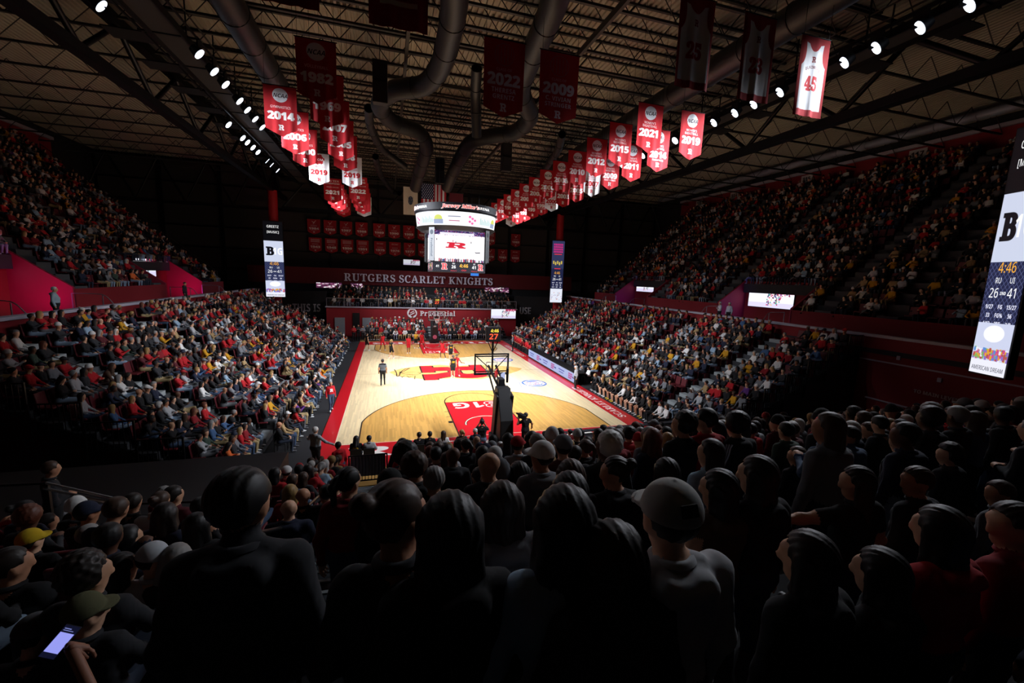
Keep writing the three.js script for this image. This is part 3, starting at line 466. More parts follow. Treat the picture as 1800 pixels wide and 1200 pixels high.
const scoreTex = canvas(512, 96, (x, w, h) => {
  x.fillStyle = '#191a22'; x.fillRect(0, 0, w, h); x.strokeStyle = '#3b3d4c'; x.lineWidth = 2; for (let k = -6; k < 30; k++) { x.beginPath(); x.moveTo(k * 20, 0); x.lineTo(k * 20 + 96, 96); x.moveTo(k * 20 + 96, 0); x.lineTo(k * 20, 96); x.stroke(); }
  text(x, '41', 46, 46, 30, '#fff'); blockR(x, 84, 18, 54, 56, '#e0222e', '#f6d8da', 0.08); text(x, 'RU', 200, 18, 18, '#fff'); text(x, '26', 200, 48, 40, '#fff'); text(x, 'FOULS 5', 200, 82, 15, '#e8323e');
  text(x, '4:46', 300, 36, 44, '#ffc24a'); text(x, '•2ND•', 300, 76, 20, '#e8323e'); text(x, 'UI', 402, 18, 18, '#fff'); text(x, '41', 402, 48, 40, '#fff'); text(x, 'FOULS 4', 402, 82, 15, '#e8323e'); blockR(x, 440, 18, 50, 56, '#e0222e', '#f6d8da', 0.08);
});
const mainTex = canvas(640, 420, courtPicture);
function rectLight(parent, w, h, pos, lookAt, intensity, color) { const l = new THREE.RectAreaLight(color, intensity, w, h); l.position.set(...pos); parent.add(l); scene.updateMatrixWorld(true); l.lookAt(V(...lookAt)); return l; }
{
  const t = thing('scoreboard', 'center-hung video scoreboard with ring display and four screens', 'scoreboard', [0, 8.2, 0]);
  const ringTex = canvas(2048, 128, (x, w, h) => { x.fillStyle = '#f3f6fb'; x.fillRect(0, 0, w, h); for (let k = 0; k < 4; k++) { const o = k * 512; x.fillStyle = '#a8c8c4'; for (let j = 0; j < 9; j++) x.fillRect(o + 20 + j * 14, 40 + (j % 3) * 12, 9, 60 - (j % 3) * 12); x.fillStyle = '#c9cf5a'; x.beginPath(); x.arc(o + 190, 64, 34, 0, 7); x.fill(); x.fillStyle = '#8d9ab8'; x.fillRect(o + 150, 70, 80, 40); x.fillStyle = '#6a6a86'; x.fillRect(o + 270, 40, 96, 7); x.fillStyle = '#b04a70'; x.fillRect(o + 276, 78, 84, 7); x.fillStyle = '#e46aa4'; for (let j = 0; j < 5; j++) { x.beginPath(); x.arc(o + 440 + (j % 3) * 22, 40 + j * 14, 11, 0, 7); x.fill(); } } });
  part(t, 'ring_display', new THREE.CylinderGeometry(3.12, 3.0, 1.0, 64, 1, true), glow(ringTex, 1.25), [0, 3.8, 0], [0, 0.4, 0], 'white curved ring display');
  part(t, 'ring_shell', new THREE.CylinderGeometry(3.2, 3.16, 0.62, 64), mat('#15171f', 0.4, 0.3), [0, 4.62, 0]);
  part(t, 'ring_soffit', new THREE.CylinderGeometry(3.1, 2.7, 0.3, 64), M.black, [0, 3.18, 0]);
  part(t, 'frame', box(3.7, 2.75, 3.7), M.black, [0, 2.2, 0]);
  const faces = [[0, 0, 1], [Math.PI / 2, 1, 0], [Math.PI, 0, -1], [-Math.PI / 2, -1, 0]];
  const colTex = canvas(96, 420, (x, w, h) => { x.fillStyle = '#dfe6f2'; x.fillRect(0, 0, w, h); x.fillStyle = '#1d4a6a'; x.beginPath(); x.arc(48, 60, 30, 0, 7); x.fill(); text(x, 'Prudential', 48, 250, 46, '#1d4a6a', { rot: Math.PI / 2 }); });
  for (const [a, nx, nz] of faces) {
    part(t, 'screen', new THREE.PlaneGeometry(4.15, 2.45), glow(mainTex, 1.15), [nx * 2.02, 2.0, nz * 2.02], [0, a, 0], 'main screen showing the court');
    part(t, 'screen_bezel', box(4.3, 2.6, 0.12), M.black, [nx * 1.95, 2.0, nz * 1.95], [0, a, 0]);
    const c = Math.cos(a + Math.PI / 4), s = Math.sin(a + Math.PI / 4);
    part(t, 'corner_sign', new THREE.PlaneGeometry(0.5, 2.4), glow(colTex, a === -Math.PI / 2 ? 0.75 : 0.12), [s * 2.98, 2.0, c * 2.98], [0, a + Math.PI / 4, 0]);
    part(t, 'score_strip', new THREE.PlaneGeometry(4.0, 0.8), glow(scoreTex, 1.3), [nx * 2.0, 0.4, nz * 2.0], [0, a, 0], 'dark strip with team letters, scores and clock');
    rectLight(t, 4.1, 2.4, [nx * 2.06, 2.0, nz * 2.06], [nx * 10, 10.2, nz * 10], 0.5, 0xdfe0ff);
  }
  part(t, 'strip_frame', box(3.96, 0.84, 3.96), M.black, [0, 0.4, 0]);
  part(t, 'blue_sign', box(0.62, 0.2, 0.05), new THREE.MeshStandardMaterial({ color: 0x111111, emissive: 0x2f7fe0, emissiveIntensity: 1 }), [1.2, -0.12, 1.95]);
  const head = canvas(2048, 128, (x, w, h) => { x.fillStyle = '#0d0f16'; x.fillRect(0, 0, w, h); for (let k = 0; k < 4; k++) { text(x, "Jersey Mike's", k * 512 + 200, 64, 84, '#ff3a2a', { font: 'serif', weight: 'italic bold', stroke: '#fff', lw: 8, sx: 0.5 }); text(x, 'ARENA', k * 512 + 385, 68, 60, '#fff', { sx: 0.6 }); } });
  part(t, 'name_band', new THREE.CylinderGeometry(3.24, 3.22, 0.5, 64, 1, true), new THREE.MeshStandardMaterial({ map: head, emissive: 0xffffff, emissiveMap: head, emissiveIntensity: 0.9, roughness: 0.5 }), [0, 4.66, 0], [0, -0.66, 0], 'dark band with red script and white capitals');
  for (const [x, z] of [[-1.5, -1.5], [1.5, -1.5], [1.5, 1.5], [-1.5, 1.5]]) part(t, 'cable', cyl(0.02, 0.02, 8.1, 6), M.blackm, [x, 8.95, z]);
}
function columnBoard(pos, turn, w, h, label, alt) {
  const tex = canvas(160, 672, (x, W, H) => {
    x.fillStyle = '#07080c'; x.fillRect(0, 0, W, H); const K = H / 672;
    const net = (y0, y1) => { x.save(); x.beginPath(); x.rect(0, y0, W, y1 - y0); x.clip(); x.fillStyle = '#1c2140'; x.fillRect(0, y0, W, y1 - y0); x.strokeStyle = '#5a628e'; x.lineWidth = 1.5; for (let k = -30; k < 40; k++) { x.beginPath(); x.moveTo(k * 18, y0); x.lineTo(k * 18 + 300, y0 + 300); x.moveTo(k * 18 + 300, y0); x.lineTo(k * 18, y0 + 300); x.stroke(); } x.restore(); };
    const stats = (y) => { text(x, '4:46', W / 2, y + 22, 40, '#ffb23a', { weight: 'normal' }); text(x, 'RU      UI', W / 2, y + 58, 22, '#fff', { weight: 'normal' }); text(x, '26', 42, y + 92, 38, '#fff', { weight: 'normal' }); text(x, '41', 122, y + 92, 38, '#fff', { weight: 'normal' }); text(x, '2ND', 82, y + 92, 13, '#fff');
      [['9/27', 'FG', '15/27'], ['33', 'FG%', '56'], ['4/13', '3PT', '3/8'], ['4/4', 'FT', '8/11']].forEach((r, i) => r.forEach((s, j) => text(x, s, 34 + j * 48, y + 130 + i * 24, 16, '#eef'))); };
    const ad = (y0, y1) => { x.fillStyle = '#c9cfe8'; x.fillRect(0, y0, W, y1 - y0); x.fillStyle = '#f4f4fa'; x.beginPath(); x.ellipse(W / 2, y0 + 30, 46, 24, 0, 0, 7); x.fill(); for (let k = 0; k < 160; k++) { x.fillStyle = pick(['#c94a8a', '#e0a030', '#5a8ad0', '#7ab060', '#e8e8f0', '#8a6ac0', '#b05050']); x.fillRect(rnd() * W, y0 + 70 + rnd() * (y1 - y0 - 120), 9, 11); } x.fillStyle = '#e8e9f4'; x.fillRect(0, y1 - 40, W, 40); text(x, 'AMERICAN DREAM', W / 2, y1 - 16, 17, '#2a2a3a', { weight: 'normal' }); };
    if (!alt) {
      text(x, 'GREETZ', W / 2, 44, 30, '#fff', { weight: 'normal' }); text(x, '[MUSIC]', W / 2, 92, 28, '#fff', { weight: 'normal' });
      x.fillStyle = '#c8cfe4'; x.fillRect(0, 170, W, 186); text(x, 'B', 50, 262, 96, '#0c0d14', { font: 'serif', stroke: '#0c0d14', lw: 8 }); text(x, '1G', 114, 262, 84, '#fbfcff', { sx: 0.8 });
      net(356, 526); stats(350); ad(526, 672);
    } else {
      net(0, 550); x.fillStyle = '#c42a78'; for (let j = 0; j < 4; j++) for (let i = 0; i < 6; i++) x.fillRect(20 + i * 21, 30 + j * 26, 15, 19); x.fillStyle = '#e8323e'; x.fillRect(30, 140, 100, 8); x.fillStyle = '#c9b04a'; for (let i = 0; i < 5; i++) x.fillRect(18 + i * 26, 215 + (i % 2) * 12, 17, 34); x.fillStyle = '#e8323e'; x.fillRect(40, 296, 80, 8); stats(324); x.fillStyle = '#dfe3f0'; x.fillRect(0, 520, W, 152); for (let k = 0; k < 30; k++) { x.fillStyle = pick(['#b8a8c8', '#d09080', '#a0b0c0']); x.fillRect(rnd() * W, 560 + rnd() * 80, 10, 8); }
    }
  });
  const t = thing('led_column_board', label, 'LED board', pos, turn);
  part(t, 'screen', new THREE.PlaneGeometry(w, h), glow(tex, 1.1), [0, h / 2, 0.17]); part(t, 'cabinet', box(w + 0.1, h + 0.12, 0.3), M.black, [0, h / 2, 0]);
  part(t, 'bracket', box(0.2, 0.3, 0.6), M.blackm, [0, h * 0.8, -0.3]); part(t, 'bracket', box(0.2, 0.3, 0.6), M.blackm, [0, h * 0.2, -0.3]);
  const n = V(Math.sin(turn), 0, Math.cos(turn)); rectLight(t, w, h * 0.6, [0, h * 0.4, 0.22], [pos[0] + n.x * 9, pos[1] + h * 0.4, pos[2] + n.z * 9], 0.4, 0xcfd4ff);
}
columnBoard([-17.75, 4.76, -20.9], 0.06, 1.95, 8.5, 'tall LED board on the scarlet column beyond the stand opposite the benches');
columnBoard([17.35, 4.76, -20.9], -0.06, 1.75, 8.4, 'tall LED board with pink and blue panels on the far scarlet column', true);
columnBoard([18.3, 4.76, 23.62], -1.92, 1.35, 9.6, 'tall LED board on the column beside the red wall at the stand end');
function screenTV(name, label, pos, turn, w, h, tex, k = 1, li = 0.6) {
  const t = thing(name, label, 'screen', pos, turn); part(t, 'screen', new THREE.PlaneGeometry(w, h), glow(tex, k), [0, 0, 0.05]); part(t, 'bezel', box(w + 0.08, h + 0.08, 0.08), M.black);
  const n = V(Math.sin(turn), 0, Math.cos(turn)); if (li) rectLight(t, w, h, [0, 0, 0.08], [pos[0] + n.x * 5, pos[1], pos[2] + n.z * 5], li, 0xd9c8ff); return t;
}
const playTex = canvas(384, 160, (x, w, h) => { x.fillStyle = '#eef0fb'; x.fillRect(0, 0, w, h); x.fillStyle = '#d8d2ee'; x.fillRect(0, h * 0.7, w, h * 0.3); x.fillStyle = '#c0305a'; x.fillRect(w * 0.58, 0, w * 0.42, 26); for (let k = 0; k < 60; k++) { x.fillStyle = pick(['#c0305a', '#6a4a9a', '#2a2a4a', '#e8c8a8', '#4a9a8a']); x.fillRect(w * 0.42 + rnd() * w * 0.3, h * 0.1 + rnd() * h * 0.75, 9, 14); } for (let k = 0; k < 24; k++) { x.fillStyle = pick(['#c0305a', '#f4f4ff', '#2a2a4a']); x.fillRect(w * 0.6 + rnd() * w * 0.4, rnd() * 40, 10, 10); } });
screenTV('video_screen', 'bright video screen in the red portal behind the team bench, beside the standing staff', [25.15, 6.95, 6.7], -Math.PI / 2, 4.3, 1.35, playTex, 1.2);
screenTV('video_screen', 'smaller video screen in the distant red portal behind the bench side', [25.15, 7.5, -11.2], -Math.PI / 2, 3.6, 1.3, playTex, 1.1);
screenTV('video_screen', 'video screen in the distant portal opposite the benches', [-25.15, 7.65, -9.6], Math.PI / 2, 3.4, 1.5, playTex, 1.1);
screenTV('video_screen', 'video screen partly in view beside the pink lit portal wall', [-25.15, 7.7, 6.6], Math.PI / 2, 3.6, 1.6, playTex, 1.1);
screenTV('video_screen', 'white video screen on the red fascia under the end deck', [9.85, 3.05, FZ + 0.1], 0, 3.45, 1.25, playTex, 1.05, 0.3);
screenTV('video_screen', 'small screen glowing under the end wall banners', [-1.9, 9.6, -28.9], 0, 2.3, 0.75, playTex, 0.7, 0);
part(scene.children[scene.children.length - 1], 'wall_bracket', box(0.15, 0.15, 1.3), M.blackm, [0, 0, -0.55]);
for (const [x, w] of [[-12.6, 3.1], [-9.2, 1.5], [10.1, 3.6]]) screenTV('bar_screen', `glowing ${w > 2 ? 'wide' : 'narrow'} menu screen behind the end deck crowd ${x < -11 ? 'at the deck corner' : x < 0 ? 'beside the lettering' : 'by the camera crane'}`, [x, 6.1, -25.9], 0, w, 0.7, canvas(256, 64, (c, W, H) => { c.fillStyle = '#5a2a4a'; c.fillRect(0, 0, W, H); for (let k = 0; k < 50; k++) { c.fillStyle = pick(['#f4dfe8', '#e0b8d0', '#a05a80', '#fff', '#2a1a2a']); c.fillRect(rnd() * W, rnd() * H, 22, 10); } }), 0.9, 0);
// coloured wash lights at the portals
for (const [s, z, c, k] of [[-1, 6.6, 0xff2ab0, 24], [-1, -11.0, 0xff2ab0, 22], [1, 6.5, 0x9060ff, 9], [1, -11, 0x9060ff, 9]]) {
  const t = thing('wash_light', `small ${c === 0xff2ab0 ? 'pink' : 'violet'} wash lamp in the ${z > 0 ? 'wider' : 'distant'} portal ${s < 0 ? 'opposite' : 'behind'} the benches`, 'lamp', [s * 22.6, 5.1, z]);
  part(t, 'housing', rbox(0.3, 0.2, 0.3, 0.03), M.black); part(t, 'lens', box(0.2, 0.02, 0.2), new THREE.MeshStandardMaterial({ color: 0x222222, emissive: c, emissiveIntensity: 0.8 }), [0, 0.11, 0]);
  const l = new THREE.SpotLight(c, k * 0.9, 0, 0.8, 1, 2); l.position.set(0, 0.2, 0); l.castShadow = true; l.shadow.radius = 5; t.add(l); l.target.position.set(s * 1.3, 1.5, -2.6); t.add(l.target);
}
// courtside LED table
{
  const tex = canvas(1024, 80, (x, w, h) => { x.fillStyle = '#aebcea'; x.fillRect(0, 0, w, h); for (let k = 0; k < 3; k++) { const o = k * 340; x.fillStyle = '#4a5ab0'; x.fillRect(o + 40, 24, 110, 10); x.fillRect(o + 50, 48, 86, 8); x.fillStyle = '#b05aa0'; for (let j = 0; j < 14; j++) { x.beginPath(); x.arc(o + 230 + (j % 5) * 14, 22 + Math.floor(j / 5) * 18, 8, 0, 7); x.fill(); } x.fillStyle = '#3a4a9a'; x.fillRect(o + 296, 34, 34, 14); } });
  const t = thing('led_scorer_table', 'long courtside table fronted by a pale blue LED board', 'table', [8.75, 0, 0]);
  part(t, 'screen', new THREE.PlaneGeometry(11.2, 0.72), glow(tex, 0.95), [-0.3, 0.5, 0], [0, -Math.PI / 2, 0]); part(t, 'cabinet', box(0.22, 0.9, 11.3), M.black, [-0.18, 0.45, 0]); part(t, 'tabletop', box(0.75, 0.05, 11.3), M.black, [0.2, 0.9, 0]); for (let k = 0; k < 5; k++) part(t, 'leg', box(0.06, 0.88, 0.06), M.blackm, [0.5, 0.44, -5.4 + k * 2.7]);
  rectLight(t, 11, 0.7, [-0.34, 0.5, 0], [0, 0.5, 0], 0.25, 0xc8d0ff);
}
// lettering
{
  const { FontLoader } = await import('three/addons/loaders/FontLoader.js'); const { TextGeometry } = await import('three/addons/geometries/TextGeometry.js');
  const serif = await new FontLoader().loadAsync('fonts/droid/droid_serif_bold.typeface.json'), sans = await new FontLoader().loadAsync('fonts/droid/droid_sans_bold.typeface.json');
  const sign = (name, label, s, font, size, width, pos, turn, material, depth = 0.06) => {
    const t = thing(name, label, 'lettering', pos, turn); const geos = []; let adv = 0; const gs = [];
    for (const ch of s) { if (ch === ' ') { adv += size * 0.42; continue; } const g = new TextGeometry(ch, { font, size, depth, curveSegments: 5, bevelEnabled: false }); g.computeBoundingBox(); const b = g.boundingBox; gs.push([g, adv - b.min.x]); adv += b.max.x - b.min.x + size * 0.13; }
    const k = width / adv; for (const [g, o] of gs) { g.translate(o - adv / 2, -size / 2, 0); g.scale(k, 1, 1); part(t, 'letter', g, material); } return t; };
  sign('end_wall_lettering', 'large pale slab letters naming the home team on the dark red end wall', 'RUTGERS SCARLET KNIGHTS', serif, 1.0, 20.3, [-0.6, 7.25, -26.0], 0, mat('#d9d6e8', 0.5), 0.15);
  sign('fascia_lettering', 'white sponsor lettering on the red fascia under the end deck', 'Prudential', serif, 0.62, 4.6, [1.05, 2.98, FZ + 0.02], 0, mat('#e8e4e4', 0.6));
  const lg = thing('fascia_emblem', 'round white rock emblem beside the sponsor lettering', 'emblem', [-2.25, 3.0, FZ + 0.03]); part(lg, 'disc', at(cyl(0.62, 0.62, 0.04, 28), 0, 0, 0, Math.PI / 2), mat('#e8e4e4', 0.6)); part(lg, 'rock_mark', at(cyl(0.5, 0.5, 0.05, 5), 0.02, 0.02, 0.01, Math.PI / 2), mat('#7d0b16')); part(lg, 'stripe_mark', box(0.7, 0.1, 0.07), mat('#e8e4e4', 0.6), [0, -0.1, 0.01], [0, 0, 0.5]); part(lg, 'stripe_mark', box(0.55, 0.1, 0.07), mat('#e8e4e4', 0.6), [0, 0.15, 0.01], [0, 0, 0.5]);
  sign('corner_lettering', 'pale capitals THIS IS on the dark corner panel', 'THIS IS', sans, 0.95, 3.2, [-14.75, 3.4, -22.4], 0, mat('#8f8f95', 0.8));
  sign('corner_lettering', 'pale capitals partly hidden on the dark corner panel past the screen', 'USE', sans, 0.95, 1.75, [13.5, 3.4, -22.4], 0, mat('#8f8f95', 0.8));
  sign('side_wall_lettering', 'small pale capitals TO MAIN LEVEL on the dark red side wall', 'TO MAIN LEVEL', sans, 0.17, 1.75, [20.0, 3.1, 21.15], -Math.PI / 2, mat('#b5a0a0', 0.8), 0.02);
  sign('section_number', 'pale section number 12 on the wall under the bench side ledge', '12', sans, 0.55, 0.8, [20.0, 4.95, 11.6], -Math.PI / 2, mat('#9a8a90', 0.8), 0.03);
  sign('section_number', 'pale section number 105 on the wall opposite the benches', '105', sans, 0.6, 1.3, [-20.0, 4.9, 13.9], Math.PI / 2, mat('#9a8a90', 0.8), 0.03);
  [[16.4, '119'], [7.5, '117'], [-2.5, '115'], [-12.5, '113'], [-19, '111']].forEach(([z, n]) => { const t = thing('section_sign', `small white section sign ${n} on the red band atop the upper stand`, 'sign', [38.2, 19.6, z], -Math.PI / 2, 'section signs on the upper red band'); part(t, 'board', box(1.3, 0.85, 0.05), mat('#b9b6b6', 0.7)); const g = new TextGeometry(n, { font: sans, size: 0.42, depth: 0.02, curveSegments: 3 }); g.translate(-0.5, -0.2, 0.03); part(t, 'number', g, mat('#3a1a1e')); });
}
// ---------------------------------------------------------------- people: signed-distance bodies meshed with surface nets
const S_SKIN = 0, S_TOP = 1, S_LEG = 2, S_SHOE = 3;
function netMesh(f, lo, hi, cell) {
  const n = [0, 1, 2].map((k) => Math.ceil((hi[k] - lo[k]) / cell) + 1), [nx, ny, nz] = n, D = new Float32Array(nx * ny * nz);
  for (let k = 0, q = 0; k < nz; k++) for (let j = 0; j < ny; j++) for (let i = 0; i < nx; i++, q++) D[q] = f(lo[0] + i * cell, lo[1] + j * cell, lo[2] + k * cell);
  const id = new Int32Array(nx * ny * nz).fill(-1), pos = [], idx = [], I = (i, j, k) => i + nx * (j + ny * k);
  for (let k = 0; k < nz - 1; k++) for (let j = 0; j < ny - 1; j++) for (let i = 0; i < nx - 1; i++) {
    let m = 0; const c = []; for (let t = 0; t < 8; t++) { const d = D[I(i + (t & 1), j + ((t >> 1) & 1), k + (t >> 2))]; c.push(d); if (d < 0) m |= 1 << t; }
    if (m === 0 || m === 255) continue;
    let x = 0, y = 0, z = 0, cnt = 0;
    for (let a = 0; a < 8; a++) for (let b = 1; b < 8; b <<= 1) { const e = a | b; if (e === a || (c[a] < 0) === (c[e] < 0)) continue; const t = c[a] / (c[a] - c[e]); x += (a & 1) + (b === 1 ? t : 0); y += ((a >> 1) & 1) + (b === 2 ? t : 0); z += (a >> 2) + (b === 4 ? t : 0); cnt++; }
    id[I(i, j, k)] = pos.length / 3; pos.push(lo[0] + (i + x / cnt) * cell, lo[1] + (j + y / cnt) * cell, lo[2] + (k + z / cnt) * cell);
  }
  const quad = (a, b, c, d, flip) => { if (a < 0 || b < 0 || c < 0 || d < 0) return; flip ? idx.push(a, c, b, a, d, c) : idx.push(a, b, c, a, c, d); };
  for (let k = 1; k < nz - 1; k++) for (let j = 1; j < ny - 1; j++) for (let i = 1; i < nx - 1; i++) {
    const d0 = D[I(i, j, k)] < 0;
    if (d0 !== D[I(i + 1, j, k)] < 0) quad(id[I(i, j - 1, k - 1)], id[I(i, j, k - 1)], id[I(i, j, k)], id[I(i, j - 1, k)], !d0);
    if (d0 !== D[I(i, j + 1, k)] < 0) quad(id[I(i - 1, j, k - 1)], id[I(i - 1, j, k)], id[I(i, j, k)], id[I(i, j, k - 1)], !d0);
    if (d0 !== D[I(i, j, k + 1)] < 0) quad(id[I(i - 1, j - 1, k)], id[I(i, j - 1, k)], id[I(i, j, k)], id[I(i - 1, j, k)], !d0);
  }
  return { pos, idx };
}
const bone = (a, ra, b, rb, t) => { const d = [b[0] - a[0], b[1] - a[1], b[2] - a[2]]; return { a, d, ra, dr: rb - ra, L: d[0] * d[0] + d[1] * d[1] + d[2] * d[2] || 1e-9, t }; };
const boneD = (b, x, y, z) => { const px = x - b.a[0], py = y - b.a[1], pz = z - b.a[2]; let t = (px * b.d[0] + py * b.d[1] + pz * b.d[2]) / b.L; t = t < 0 ? 0 : t > 1 ? 1 : t; const ex = px - t * b.d[0], ey = py - t * b.d[1], ez = pz - t * b.d[2]; return Math.sqrt(ex * ex + ey * ey + ez * ez) - b.ra - t * b.dr; };
const smin = (a, b, k) => { const h = Math.max(k - Math.abs(a - b), 0) / k; return Math.min(a, b) - h * h * k * 0.25; };
const rotY = (p, a) => [p[0] * Math.cos(a) + p[2] * Math.sin(a), p[1], -p[0] * Math.sin(a) + p[2] * Math.cos(a)];
const add = (a, b) => [a[0] + b[0], a[1] + b[1], a[2] + b[2]];
// pose: returns bones, head frame, hands. Faces +z, feet at y = 0.
function makePose(o) {
  const B = [], sit = o.sit, T = (p) => p, hipY = sit ? 0.52 : 0.93, lean = o.lean || 0, w = o.width || 1, fat = o.fat || 0;
  const up = (h, z = 0, x = 0) => [x, hipY + h * Math.cos(lean), (sit ? -0.06 : 0) + h * Math.sin(lean) + z];
  // trunk
  B.push(bone(up(0.02, 0, -0.075), 0.125 + fat, up(0.02, 0, 0.075), 0.125 + fat, S_LEG));
  B.push(bone(up(0.12, 0.01, -0.06), 0.118 + fat, up(0.12, 0.01, 0.06), 0.118 + fat, S_TOP));
  B.push(bone(up(0.26, 0.01 + fat * 0.6, -0.06 * w), 0.12 + fat, up(0.26, 0.01 + fat * 0.6, 0.06 * w), 0.12 + fat, S_TOP));
  B.push(bone(up(0.39, 0, -0.09 * w), 0.115, up(0.39, 0, 0.09 * w), 0.115, S_TOP));
  B.push(bone(up(0.475, -0.01, -0.15 * w), 0.068, up(0.475, -0.01, 0.15 * w), 0.068, S_TOP));
  B.push(bone(up(0.5, -0.01), 0.062, up(0.6, 0.02), 0.056, o.collar ? S_TOP : S_SKIN));
  if (o.hood) { B.push(bone(up(0.5, -0.1, -0.07), 0.055, up(0.5, -0.1, 0.07), 0.055, S_TOP)); B.push(bone(up(0.53, -0.02, -0.09), 0.04, up(0.53, -0.02, 0.09), 0.04, S_TOP)); }
  // head
  const hc = up(0.69, 0.035 + Math.sin(lean) * -0.02), hy = o.yaw || 0, hp = o.pitch || 0;
  const H = (p) => { const c = Math.cos(hp), s = Math.sin(hp), q = [p[0], p[1] * c - p[2] * s, p[1] * s + p[2] * c]; return add(hc, rotY(q, hy)); };
  B.push(bone(H([0, 0.035, -0.015]), 0.09, H([0, 0.03, 0.005]), 0.088, S_SKIN)); B.push(bone(H([0, -0.02, 0.02]), 0.074, H([0, -0.075, 0.045]), 0.046, S_SKIN));
  if (!o.low) { B.push(bone(H([0, 0.01, 0.095]), 0.011, H([0, -0.03, 0.112]), 0.016, S_SKIN)); for (const s of [-1, 1]) B.push(bone(H([s * 0.088, 0.015, -0.005]), 0.014, H([s * 0.084, -0.025, 0.0]), 0.011, S_SKIN)); B.push(bone(H([-0.03, 0.035, 0.083]), 0.012, H([0.03, 0.035, 0.083]), 0.012, S_SKIN)); }
  // legs
  const knees = o.knees || (sit ? [[-0.13, 0.5, 0.4], [0.13, 0.5, 0.4]] : [[-0.1, 0.5, 0.03], [0.1, 0.5, 0.03]]);
  const feet = o.feet || (sit ? [[-0.14, 0.09, 0.36], [0.14, 0.09, 0.36]] : [[-0.11, 0.09, -0.02], [0.11, 0.09, -0.02]]);
  const lt = o.bareLegs ? S_SKIN : S_LEG;
  [0, 1].forEach((i) => { const s = i ? 1 : -1, hip = up(-0.02, 0, s * 0.09), k = knees[i], f = feet[i];
    B.push(bone(hip, 0.095 + fat * 0.4, o.bareLegs ? [(hip[0] + k[0] * 2) / 3, (hip[1] + k[1] * 2) / 3, (hip[2] + k[2] * 2) / 3] : k, o.bareLegs ? 0.088 : 0.064, S_LEG)); if (o.bareLegs) B.push(bone(hip, 0.07, k, 0.055, lt));
    B.push(bone(k, o.bareLegs ? 0.055 : 0.06, f, o.bareLegs ? 0.036 : 0.048, lt)); const dir = o.footTurn ? o.footTurn[i] : 0; B.push(bone([f[0], f[1] - 0.045, f[2] - 0.02], 0.042, add([f[0], f[1] - 0.055, f[2]], rotY([0, 0, 0.15], dir + s * 0.15)), 0.034, S_SHOE)); });
  // arms
  const arms = o.arms || (sit ? [[[-0.27, 0.76, 0.02], [-0.12, 0.62, 0.27]], [[0.27, 0.76, 0.02], [0.12, 0.62, 0.27]]] : [[[-0.25, 1.12, -0.03], [-0.25, 0.87, 0.04]], [[0.25, 1.12, -0.03], [0.25, 0.87, 0.04]]]);
  const hands = [];
  [0, 1].forEach((i) => { const s = i ? 1 : -1, sh = up(0.47, -0.01, s * 0.175 * w), [e, wr] = arms[i];
    const bare = o.bareArms; B.push(bone(sh, 0.062, bare === 2 ? sh : bare ? [(sh[0] + e[0]) / 2, (sh[1] + e[1]) / 2, (sh[2] + e[2]) / 2] : e, bare ? 0.058 : 0.05, S_TOP)); if (bare) B.push(bone(sh, 0.05, e, 0.042, S_SKIN));
    B.push(bone(e, bare ? 0.042 : 0.049, wr, bare ? 0.03 : 0.037, bare ? S_SKIN : S_TOP));
    const d = V(wr[0] - e[0], wr[1] - e[1], wr[2] - e[2]).normalize(), hd = add(wr, d.clone().multiplyScalar(0.08).toArray());
    hands.push({ wr, d, s }); B.push(bone(add(wr, d.clone().multiplyScalar(0.01).toArray()), 0.03, hd, 0.034, S_SKIN)); });
  return { B, hc, H, hy, hp, hands, sit, neck: up(0.552, 0.0) };
}
// hand with five fingers, wrist at the origin, fingers along +y, palm facing +z
const handGeo = (() => {
  const B = [bone([-0.018, 0.0, 0], 0.024, [-0.026, 0.075, 0], 0.015, 0), bone([0.018, 0.0, 0], 0.022, [0.028, 0.07, 0], 0.014, 0), bone([0, 0.02, 0], 0.022, [0, 0.08, 0], 0.016, 0)];
  [[-0.033, 0.058, 1], [-0.011, 0.07, 1.1], [0.012, 0.064, 1.05], [0.033, 0.048, 0.85]].forEach(([x, L, k]) => { const a = [x, 0.08, 0], b = [x * 1.12, 0.08 + L * 0.55, 0.014], c = [x * 1.15, 0.08 + L, 0.036]; B.push(bone(a, 0.0098, b, 0.0088, 0), bone(b, 0.0088, c, 0.0075, 0)); });
  B.push(bone([-0.03, 0.02, 0.006], 0.014, [-0.058, 0.055, 0.02], 0.011, 0), bone([-0.058, 0.055, 0.02], 0.0105, [-0.064, 0.086, 0.034], 0.009, 0));
  const m = netMesh((x, y, z) => { let d = 1; for (const b of B) d = smin(d, boneD(b, x, y, z), 0.008); return d; }, [-0.09, -0.04, -0.04], [0.07, 0.18, 0.07], 0.0055);
  const g = new THREE.BufferGeometry(); g.setAttribute('position', new THREE.Float32BufferAttribute(m.pos, 3)); g.setIndex(m.idx); return g;
})();
